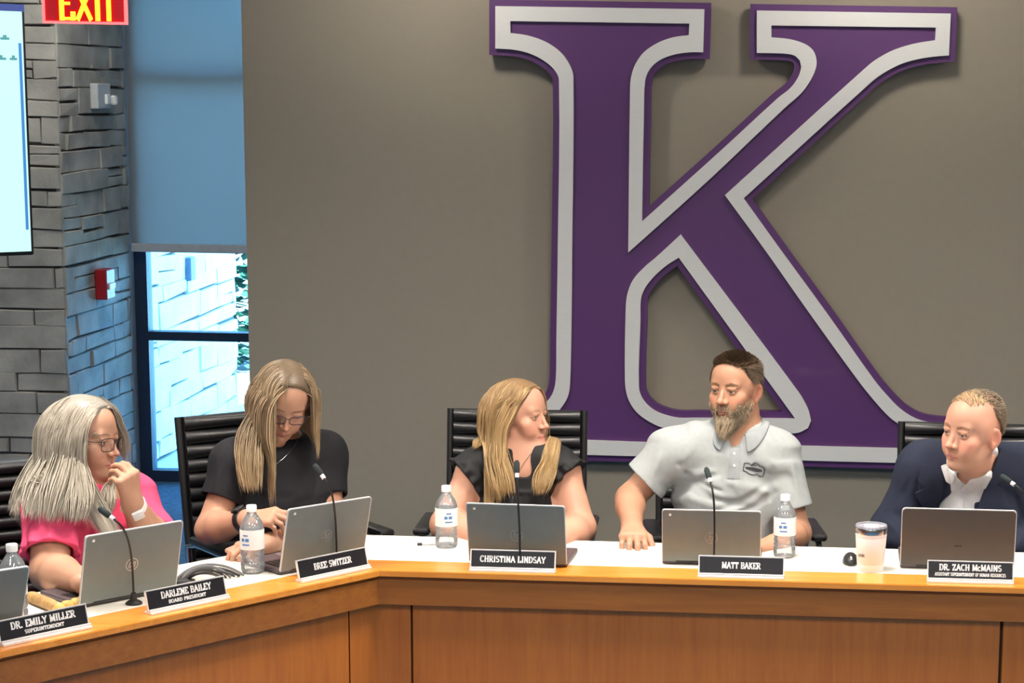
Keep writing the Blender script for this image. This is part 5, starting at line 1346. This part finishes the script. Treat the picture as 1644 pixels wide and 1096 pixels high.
# ---------------------------------------------------------------- woman with long golden hair, black ruffled top
def woman_ruffle():
    P = dict(N=atY(838, 730, 6.46), SR=atY(766, 750, 6.45), SL=atY(898, 750, 6.45)); P['B'] = np.array([*(P['SR'] + P['SL'])[:2] / 2, 0]) + [.0, .05, .56]
    P['F'] = facing(P['N'], 4); root = root_at(P, 'person with long golden-brown hair in a black ruffled top, turned to the right')
    H = head_frame(868, 668, 6.44, 60, 0, 2, .93)
    o = dict(fem=1, jaw=.93, nose=.98, lips=1.0, blush=(.72, .26, .18), lip=(.60, .22, .19), brow=(.30, .19, .10), browa=.5, browt=.8, iris=(.10, .12, .12), open=.45, scalp=(.22, .13, .06), ear=1.0)
    S = Sdf(.0022); head_sdf(S, H, o); H.cone(S, (0, -.025, -.05), (0, -.030, -.10), .050, .049, .03); S.cone(H.w(0, -.028, -.09), P['N'] + [0, .0, -.02], .049, .052, .03)
    torso(S, P, 0, fem=1, w=.98, bust=.8)
    eR, wR = atY(717, 842, 6.36), atY(790, 868, 6.16); eL, wL = atY(931, 848, 6.36), atY(886, 874, 6.15)
    arm(S, P['SR'] + [-.010, 0, -.02], eR, wR, .053, .050, .029, .05); arm(S, P['SL'] + [.012, 0, -.02], eL, wL, .053, .050, .029, .05)
    hand(S, wR, nrm([.8, -.55, -.10]), (0, 0, 1), -1, [(15, 25, 15)], .92); hand(S, wL, nrm([-.75, -.6, -.08]), (0, 0, 1), 1, [(15, 25, 15)], .92)
    body_obj(S, H, np.array([-1.12, 6.0, .60]), np.array([-.5, 6.72, 1.28]), .0024, (.58, .305, .21), o, facing(H.o, 62, 6), root)
    C2 = Sdf(.003); torso(C2, P, .010, fem=1, w=1.0, bust=.85); nb = P['N']
    for sj, e in ((P['SR'], eR), (P['SL'], eL)):
        u = unit(sj, e); c0 = sj + u * .055; C2.cone(sj + u * .035 + [0, 0, -.03], sj + u * .25, .052, .075, .004, 's')
    for sj, e, s in ((P['SR'], eR, -1), (P['SL'], eL, 1)):
        u = unit(sj, e); sleeve(C2, sj + np.array([-s * .030, 0, .012]), sj + u * .056 + np.array([s * .010, 0, .01]), .066, .084, .062, .008, .007)
    C2.cone(nb + [0, .0, -.012], H.w(0, -.02, -.02), .058, .066, .004, 's'); C2.cone(nb + np.array(P['F']) * .07 + [0, 0, -.030], nb + [0, 0, .05], .030, .06, .01, 's')
    q = lambda x, y: trace([(x, y)], C2)[0]
    for x in range(770, 905, 11): C2.fold([q(x, 792), q(x + (x - 835) * .05, 818)], .006, -.003)
    C2.fold([q(768, 786), q(800, 794), q(835, 790), q(870, 793), q(900, 786)], .006, .005); C2.fold([q(768, 791), q(835, 796), q(900, 791)], .005, -.004)
    C2.fold([q(800, 728), q(790, 760), q(795, 790)], .009, .008); C2.fold([q(872, 732), q(884, 760), q(880, 790)], .009, .008)
    C2.fold([q(760, 740), q(785, 770)], .008, -.006); C2.fold([q(905, 740), q(888, 770)], .008, -.006)
    C2.disp(wrinkle(.0022, 95, 45, (1, .1, .2), (.1, .2, 1), 1.1))
    cloth_obj('ruffled_top', C2, np.array([-1.08, 6.15, .50]), np.array([-.55, 6.75, 1.12]), .0032, cloth('black_top', (.014, .014, .016), .6), root, 1)
    cord('necklace', [(822, 728), (826, 745), (833, 757), (840, 745), (852, 728)], S, .0009, M['steel'], root, .002)
    Cb = S.copy(); Cb.ops += C2.ops[:12]
    cols = ((.30, .185, .085), (.42, .275, .125), (.56, .40, .20))
    hair_cap(H, S, o, root, (.22, .13, .06))
    long_hair(H, Cb, o, root, 3300, 11, .012, .1, .39, (.004, .016), cols, back=-.16, grav=.10, shield=(0, .020, -.045, .098, .084, .085), wave=.16, w=.0015, lat=(nb, nrm(P['SR'] - P['SL']), .105, P['F'], .30), jit=.03, tuck=7., keep=lambda r: (r[:, 0] > -.014) | (r[:, 1] < .0))
    lock(H, Cb, root, [(880, 706, 6.56), (885, 722, 6.46), (882, 742, 6.36), (873, 766, 6.29), (866, 794, 6.26)], [.008, .014, .022, .028, .018], 380, 5, cols, .2, .0015)
    lock(H, Cb, root, [(800, 690, 6.44), (797, 730, 6.38), (805, 765, 6.30), (812, 795, 6.28)], [.02, .030, .034, .026], 340, 6, cols, .2, .0015)
    lock(H, Cb, root, [(795, 670, 6.50), (788, 700, 6.50), (776, 718, 6.44), (764, 722, 6.40)], [.015, .022, .018, .008], 110, 7, cols, .2, .0014)
    b_ = H.w(.086, -.005, -.046); mb = MB(); mb.tube([tuple(b_), tuple(b_ + [.0, -.003, -.001])], .0035, 10); mb.build('earring', M['steel'], root, True, world=True)
    lower_body(root, P, P['F'], DEN, SHOE)

# ---------------------------------------------------------------- man in the navy blazer
def man_blazer():
    P = dict(N=atY(1562, 750, 6.38), SR=atY(1482, 752, 6.42), SL=atY(1650, 758, 6.44)); P['B'] = np.array([*(P['SR'] + P['SL'])[:2] / 2, 0]) + [.01, .10, .54]
    P['F'] = facing(P['N'], -12); root = root_at(P, 'balding person in a navy blazer and white open-collared shirt, head tilted left')
    H = head_frame(1532, 696, 6.18, -40, 2, 4, 1.01)
    o = dict(jaw=1.0, nose=1.15, blush=(.80, .24, .17), lip=(.60, .22, .18), brow=(.26, .13, .07), browa=.85, browt=1.3, iris=(.10, .13, .16), open=.5, mouth=.0026, stubble=(.50, .30, .18), stuba=.22, lash=(.16, .06, .04), scalp=(.36, .22, .13), scalpa=.45, hl_dy=-.045, temple=.02, ear=1.05)
    S = Sdf(.0022); head_sdf(S, H, o); H.ell(S, (0, .030, -.090), (.030, .040, .016), .02); H.cone(S, (0, -.020, -.05), (0, -.012, -.10), .047, .047, .03); S.cone(H.w(0, -.012, -.09), P['N'] + [0, .01, -.03], .049, .058, .03)
    torso(S, P, 0, w=1.05)
    eR, wR = atY(1428, 850, 6.42), atY(1500, 880, 6.18); eL, wL = atY(1668, 862, 6.36), atY(1590, 884, 6.17)
    arm(S, P['SR'] + [0, 0, -.02], eR, wR, .048, .042, .028); arm(S, P['SL'] + [0, 0, -.02], eL, wL, .048, .042, .028)
    hand(S, wR, nrm([.8, -.55, -.12]), (0, 0, 1), -1, [(15, 25, 15)], 1.0); hand(S, wL, nrm([-.75, -.6, -.12]), (0, 0, 1), 1, [(15, 25, 15)], 1.0)
    body_obj(S, H, np.array([.30, 5.98, .60]), np.array([1.02, 6.72, 1.28]), .0024, (.60, .315, .22), o, facing(H.o, -44, 2), root)
    C2 = Sdf(.003); torso(C2, P, .026, w=1.05)
    for sj, e, w_ in ((P['SR'], eR, wR), (P['SL'], eL, wL)):
        C2.cone(sj + [0, 0, -.012], e, .075, .063, .05); C2.cone(e, e + (w_ - e) * .86, .063, .046, .02)
    nb = P['N'] + [0, .01, 0]; C0 = C2.copy(); C2.cone(nb + [0, -.01, -.03], H.w(0, -.02, -.02), .082, .088, .012, 's'); C2.cone(nb + np.array(P['F']) * .10 + [0, 0, -.085], nb + [0, -.02, .06], .014, .075, .01, 's')
    va, vb = (trace([p_], C2)[0] for p_ in ((1551, 772), (1534, 850))); fo = np.array(P['F']) * .012; C2.cone(va + fo, vb + fo, .070, .062, .006, 's')
    C2.box((.66, 5.9, .6), (1, .3, .1475), None, 0, 0, 's')
    q = lambda x, y: trace([(x, y)], C2)[0]
    for pts, r, am in [([(1462, 770), (1445, 800)], .012, -.007), ([(1478, 760), (1470, 800), (1480, 822)], .010, -.008), ([(1440, 825), (1462, 838), (1490, 836)], .012, -.008), ([(1425, 838), (1440, 852)], .010, .006), ([(1452, 740), (1440, 775)], .012, .005),
                       ([(1625, 790), (1640, 830)], .010, -.010), ([(1632, 800), (1630, 870)], .008, -.010), ([(1612, 780), (1625, 815)], .010, -.006), ([(1500, 760), (1492, 800)], .010, -.004)]:
        C2.fold([q(*p_) for p_ in pts], r, am)
    C2.disp(wrinkle(.0022, 48, 30, (.6, .1, .9), (-.8, .1, .5), 2.2))
    nv = cloth('navy_wool', (.022, .028, .052), .85)
    bz = cloth_obj('blazer', C2, np.array([.28, 5.98, .50]), np.array([1.06, 6.78, 1.14]), .0036, nv, root, 2)
    wt = cloth('white_shirt', (.82, .83, .85), .7)
    C3 = Sdf(.003); torso(C3, P, .020, w=1.04); hb = H.w(0, -.012, -.080); ub = nrm(hb - nb); tp_ = nb + (hb - nb) * .90
    C3.cone(nb + [0, 0, -.03], tp_, .070, .058, .02); C3.cone(nb - ub * .06, hb + ub * .03, .054, .052, .003, 's')
    C3.box(tp_ + ub * .10, (.2, .2, .085), Frame(tp_, P['F'], ub).M, 0, 0, 's')
    C3n = C3.copy(); vq = trace([(1546, 787)], C3)[0]; C3.cone(vq, tp_ + (trace([(1550, 760)], C3)[0] - tp_) * 1.0, .005, .026, .004, 's'); C3.cone(trace([(1550, 762)], C3)[0], trace([(1556, 742)], C3)[0], .026, .040, .004, 's')
    cloth_obj('dress_shirt', C3, np.array([.36, 6.1, .55]), np.array([1.0, 6.7, 1.16]), .0032, wt, root, 1)
    U_ = Union(C2, C3n)
    patch('collar', [(1510, 748), (1517, 745), (1531, 756), (1535, 766), (1528, 779), (1518, 771)], U_, wt, root, .003, .005, 3)
    patch('collar', [(1588, 738), (1596, 742), (1592, 758), (1580, 782), (1568, 774), (1553, 788), (1546, 786), (1558, 768), (1574, 755)], U_, wt, root, .003, .005, 3)
    patch('placket', [(1541, 792), (1550, 792), (1540, 850), (1531, 850)], C3, wt, root, .002, .002, 4)
    patch('lapel', [(1497, 722), (1508, 738), (1513, 760), (1514, 785), (1506, 812), (1500, 832), (1498, 852), (1478, 852), (1482, 818), (1470, 790), (1484, 782), (1474, 768), (1486, 740)], C0, nv, root, .003, .008, 4)
    patch('lapel', [(1606, 722), (1600, 735), (1590, 762), (1580, 785), (1570, 812), (1567, 832), (1566, 852), (1584, 852), (1594, 818), (1612, 786), (1600, 777), (1614, 764), (1620, 738)], C0, nv, root, .003, .008, 4)
    rg = np.random.default_rng(8); Hs = Sdf(); head_sdf(Hs, H, o); o2 = dict(o)
    r = scalp_roots(H, 5200, o2, rg, -.055, .002); r = r[(r[:, 2] < .055 + .03 * rg.random(len(r))) | (r[:, 1] < -.06) | (rg.random(len(r)) < .18)]
    comb = lambda q, i: np.stack([q[:, 0] * 2 - .2, -.5 + .0 * q[:, 1], .15 - 1.0 * sstep(-q[:, 2], -.10, -.02)], 1) + 1e-3
    pa, no = grow(H, r, Hs, 4, .0042, comb, .003 * rg.uniform(.5, 1.6, len(r)), 0, jit=.10, rg=rg)
    ribbons('hair', pa, np.full(len(r), .0012), np.full(len(r), .0007), no, hair_cols(len(r), 5, (.16, .115, .075), (.22, .165, .11), (.34, .27, .19), rg), M['hair'], root, (.7, .4))
    n = 420; r = np.stack([rg.uniform(-.055, .050, n), rg.uniform(.0, .062, n), np.full(n, .12)], 1)        # thin fringe combed across the top
    for _ in range(8): d = Hs.eval(np.stack([H.w(a) for a in r])); r[:, 2] -= d / H.s * .8
    r = r[r[:, 2] > .085]
    pa, no = grow(H, r, Hs, 7, .006, lambda q, i: np.stack([.7 + 0 * q[:, 0], -.5 + 0 * q[:, 0], 0 * q[:, 0]], 1), .003 * rg.uniform(.4, 1.6, len(r)), 0, jit=.12, rg=rg, cling=True)
    ribbons('hair', pa, np.full(len(r), .0010), np.full(len(r), .0006), no, hair_cols(len(r), 8, (.42, .27, .15), (.55, .38, .22), (.65, .5, .33), rg), M['hair'], root, (.7, .4))
    lower_body(root, P, P['F'], DEN, SHOE)

# ---------------------------------------------------------------- woman in the black tee, looking down
def woman_tee():
    P = dict(N=atY(455, 724, 6.40), SR=atY(374, 742, 6.20), SL=atY(522, 728, 6.44)); P['B'] = (P['SR'] + P['SL']) / 2; P['B'] = np.array([P['B'][0] - .02, P['B'][1] + .06, .55])
    P['F'] = nrm(np.cross([0, 0, 1], P['SR'] - P['SL'])) ; P['F'] = -P['F'] if P['F'][1] > 0 else P['F']
    root = root_at(P, 'person with blonde hair and glasses in a black tee, looking down at the laptop')
    H = head_frame(461, 668, 6.20, 8, 30, 9, .97)
    o = dict(fem=1, jaw=.94, nose=.95, lips=.95, blush=(.62, .24, .17), lip=(.50, .18, .16), brow=(.16, .10, .06), browa=.7, browt=.8, iris=(.10, .10, .10), open=.15, scalp=(.13, .085, .05), ear=1.0)
    S = Sdf(.0022); head_sdf(S, H, o); H.cone(S, (0, -.025, -.05), (0, -.045, -.09), .050, .049, .03); S.cone(H.w(0, -.042, -.08), P['N'] + [0, .0, -.02], .050, .052, .03)
    torso(S, P, 0, fem=1, w=.98, bust=.7)
    eR, wR = atY(338, 850, 6.12), atY(398, 833, 5.98); eL, wL = atY(528, 848, 6.34), atZ(428, 872, .785)
    arm(S, P['SR'] + [-.0, 0, -.02], eR, wR, .047, .044, .0275, .05); arm(S, P['SL'] + [.0, 0, -.02], eL, wL, .047, .044, .0275, .05)
    kR = atY(448, 828, 5.95); hand(S, wR, unit(wR, kR), nrm([-.15, -.45, .85]), -1, [(25, 30, 20), (35, 40, 20), (45, 45, 25), (50, 50, 25)], .95, .04, thumb=[(.020, .022, -.010), (.040, .050, -.030), (.044, .074, -.046), (.040, .092, -.056)])
    kL = atZ(372, 884, .785); hand(S, wL, unit(wL, kL), (0, -.25, 1), 1, [(30, 40, 25), (35, 45, 25), (40, 45, 25), (45, 45, 25)], .95, .05)
    body_obj(S, H, np.array([-1.82, 5.72, .60]), np.array([-1.15, 6.75, 1.28]), .0024, (.48, .26, .172), o, H.M[:, 1] + np.array([0, 0, -.25]), root)
    C2 = Sdf(.003); torso(C2, P, .012, fem=1, w=1.0, bust=.75); nb = P['N']
    hR = P['SR'] + (eR - P['SR']) * .56; hL = P['SL'] + (eL - P['SL']) * .56
    sleeve(C2, P['SR'] + [0, 0, -.012], hR, .066, .064, .055, .04); sleeve(C2, P['SL'] + [0, 0, -.012], hL, .066, .064, .055, .04)
    C2.cone(nb + [0, .0, -.010], H.w(0, -.03, -.03), .056, .064, .004, 's')
    q = lambda x, y: trace([(x, y)], C2)[0]
    for pts, r, am in [([(375, 755), (385, 790)], .010, -.006), ([(515, 745), (505, 790)], .010, -.006), ([(400, 790), (440, 800), (470, 795)], .012, -.005), ([(390, 770), (430, 785)], .010, -.004), ([(500, 800), (470, 812)], .012, -.005), ([(355, 750), (345, 785)], .010, .004)]:
        C2.fold([q(*p_) for p_ in pts], r, am)
    C2.disp(wrinkle(.0018, 50, 32, (.7, .2, .8), (-.7, .1, .6), 3.0))
    cloth_obj('black_tee', C2, np.array([-1.85, 5.85, .50]), np.array([-1.15, 6.75, 1.12]), .0034, cloth('black_jersey', (.013, .013, .017), .75), root, 2)
    cord('necklace', [(478, 706), (470, 720), (455, 735), (440, 747), (432, 744), (430, 730), (428, 712)], C2, .0011, M['steel'], root, .003)
    p_ = trace([(438, 747)], C2)[0]; mb = MB(); mb.lathe([(0, 0), (.007, .001), (.007, .004), (0, .005)], 14, Matrix.Translation(tuple(p_ + P['F'] * .006)) @ Matrix.Rotation(E_(90), 4, 'X')); mb.build('pendant', M['chrome'], root, True, world=True)
    band('wristwatch', wR + unit(wR, eR) * .018, unit(wR, eR), .0335, .013, M['black'], root, face=np.array([-.3, -.3, .9]))
    glasses(H, root, mat('dark_plum_frame', (.035, .015, .03), .3), w=.0255, h=.0155, y=.106, dz=-.004)
    Cb = S.copy(); Cb.ops += C2.ops[:12]
    cols = ((.155, .105, .065), (.46, .33, .185), (.62, .48, .30)); hair_cap(H, S, o, root, (.13, .09, .055), .008)
    long_hair(H, Cb, o, root, 3300, 21, -.020, .30, .39, (.005, .018), cols, back=-.02, grav=.09, shield=(0, .068, -.035, .060, .060, .088), wave=.10, side_bias=.46, w=.0015, lat=(nb, nrm(P['SR'] - P['SL']), .15, P['F'], .0), jit=.03, var=.24, keep=lambda r: ~((np.abs(r[:, 0] + .02) < .022) & (r[:, 1] > .035)))
    lock(H, Cb, root, [(415, 660, 6.22), (402, 700, 6.18), (400, 740, 6.14), (405, 790, 6.10)], [.018, .030, .034, .024], 420, 5, cols, .24, .0015)
    lower_body(root, P, P['F'], DEN, SHOE)

# ---------------------------------------------------------------- woman in pink, hand at her mouth
def woman_pink():
    P = dict(N=atY(150, 784, 5.86), SR=atY(82, 820, 5.67), SL=atY(210, 800, 5.98)); P['B'] = (P['SR'] + P['SL']) / 2; P['B'] = np.array([P['B'][0] - .02, P['B'][1] + .05, .54])
    P['F'] = nrm(np.cross([0, 0, 1], P['SR'] - P['SL'])) ; P['F'] = -P['F'] if P['F'][1] > 0 else P['F']
    root = root_at(P, 'person with long silver hair and glasses in a pink blouse, hand at the mouth')
    H = head_frame(177, 708, 5.80, 58, 5, 3, .97)
    o = dict(fem=1, jaw=1.06, nose=.98, lips=.8, blush=(.62, .25, .18), lip=(.50, .19, .16), brow=(.20, .13, .09), browa=.55, browt=.8, iris=(.07, .08, .08), open=.5, scalp=(.45, .42, .38), ear=1.0)
    S = Sdf(.0022); head_sdf(S, H, o); H.ell(S, (0, .03, -.095), (.036, .05, .024), .025); H.cone(S, (0, -.022, -.05), (0, -.020, -.10), .056, .058, .03); S.cone(H.w(0, -.02, -.09), P['N'] + [0, .0, -.03], .058, .062, .03)
    torso(S, P, 0, fem=1, w=1.08, bust=1.0, belly=.02)
    eR, wR = atY(80, 918, 5.56), atZ(140, 936, .795); eL = atY(248, 876, 5.86); wL = atY(212, 806, 5.70)
    arm(S, P['SR'] + [-.0, 0, -.02], eR, wR, .056, .052, .030, .05); arm(S, P['SL'] + [.0, 0, -.02], eL, wL, .056, .050, .030, .05)
    hand(S, wR, nrm([.75, .6, -.12]), (0, 0, 1), -1, [(15, 25, 15)], .97)
    kL = atY(203, 757, 5.66); mouth = H.w(.006, .112, -.070)
    hand(S, wL, unit(wL, kL), nrm([.62, -.58, .35]), 1, [(58, 40, 22), (60, 42, 22), (64, 48, 26), (70, 56, 30)], .97, .03, thumb=[(.012, .020, -.016), (.020, .048, -.040), (.016, .070, -.056), (.008, .086, -.064)])
    body_obj(S, H, np.array([-2.32, 5.20, .60]), np.array([-1.60, 6.25, 1.30]), .0024, (.52, .285, .19), o, facing(H.o, 64, 4), root)
    C2 = Sdf(.003); torso(C2, P, .014, fem=1, w=1.10, bust=1.1, belly=.03); nb = P['N']
    hR = P['SR'] + (eR - P['SR']) * .70; hL = P['SL'] + (eL - P['SL']) * .85
    sleeve(C2, P['SR'] + [0, 0, -.018], hR, .070, .080, .062, .04, .005); sleeve(C2, P['SL'] + [0, 0, -.012], hL, .072, .076, .062, .04, .006)
    C2.cone(nb + [0, .0, -.018], H.w(0, -.02, -.03), .064, .072, .004, 's'); C2.cone(nb + P['F'] * .09 + [0, 0, -.045], nb + [0, 0, .06], .02, .065, .01, 's')
    q = lambda x, y: trace([(x, y)], C2)[0]
    for pts, r, am in [([(85, 850), (130, 842), (170, 850)], .009, -.006), ([(100, 905), (130, 880), (150, 885)], .010, -.008), ([(90, 920), (120, 905)], .010, -.006), ([(95, 860), (80, 900)], .010, -.007), ([(60, 815), (40, 850)], .010, -.005), ([(150, 840), (158, 890)], .007, .005), ([(170, 840), (178, 885)], .007, .005),
                       ([(30, 888), (80, 892)], .007, .005), ([(120, 930), (135, 915)], .012, -.008), ([(225, 800), (245, 840)], .010, -.006), ([(100, 835), (150, 828)], .009, .005), ([(55, 850), (62, 885)], .008, -.005), ([(40, 860), (44, 888)], .007, -.004)]:
        C2.fold([q(*p_) for p_ in pts], r, am)
    C2.disp(wrinkle(.0028, 70, 38, (.7, .2, .8), (-.6, .1, .7), 4.0))
    cloth_obj('pink_blouse', C2, np.array([-2.34, 5.30, .50]), np.array([-1.62, 6.25, 1.12]), .0036, cloth('pink_cotton', (.83, .085, .20), .8), root, 2)
    wv_ = cloth('pale_drawstring', (.85, .45, .45), .7)
    cord('drawstring', [(158, 822), (162, 850), (168, 878)], C2, .0011, wv_, root, .002); cord('drawstring', [(168, 822), (170, 848), (174, 876)], C2, .0011, wv_, root, .002)
    band('wristwatch', wL + unit(wL, eL) * .018, unit(wL, eL), .0320, .011, M['white'], root, face=nrm([.3, -.9, .1]))
    glasses(H, root, mat('tortoise_frame', (.06, .03, .022), .3), w=.0255, h=.0195, y=.106, dz=-.006, r=.0015)
    Cb = S.copy(); Cb.ops += C2.ops[:12]
    cols = ((.33, .29, .235), (.43, .385, .32), (.56, .51, .44)); hair_cap(H, S, o, root, (.28, .26, .23), .008)
    long_hair(H, Cb, o, root, 3900, 31, .005, .10, .42, (.004, .022), cols, back=-.28, grav=.085, shield=(0, .062, -.040, .080, .066, .095), wave=.07, ends=.3, w=.0014, lat=(nb, nrm(P['SR'] - P['SL']), .21, P['F'], .40), var=.13, jit=.02, side_bias=.5, keep=lambda r: ((r[:, 0] > -.016) | (r[:, 1] < -.03)) & ~((np.abs(r[:, 0]) > .055) & (r[:, 1] > .0) & (r[:, 2] < .045)))
    for k_, (c_, r_) in enumerate([([(100, 672, 5.92), (78, 720, 5.86), (50, 775, 5.74), (26, 828, 5.62)], [.016, .026, .034, .022]), ([(104, 676, 5.86), (90, 730, 5.78), (66, 785, 5.64), (48, 834, 5.55)], [.02, .030, .036, .022]), ([(112, 690, 5.80), (106, 740, 5.72), (92, 790, 5.60), (80, 838, 5.54)], [.02, .030, .036, .022]), ([(118, 720, 5.76), (122, 765, 5.68), (124, 805, 5.60), (118, 838, 5.56)], [.014, .028, .034, .022]), ([(172, 768, 5.84), (172, 785, 5.77), (172, 805, 5.73), (166, 832, 5.69)], [.008, .016, .020, .014])]):
        lock(H, Cb, root, c_, r_, 420, 40 + k_, cols, .13, .0014)
    rgp = wL + unit(wL, kL) * .09 * .97
    lower_body(root, P, P['F'], DEN, SHOE)

man_polo(); woman_ruffle(); man_blazer(); woman_tee(); woman_pink()
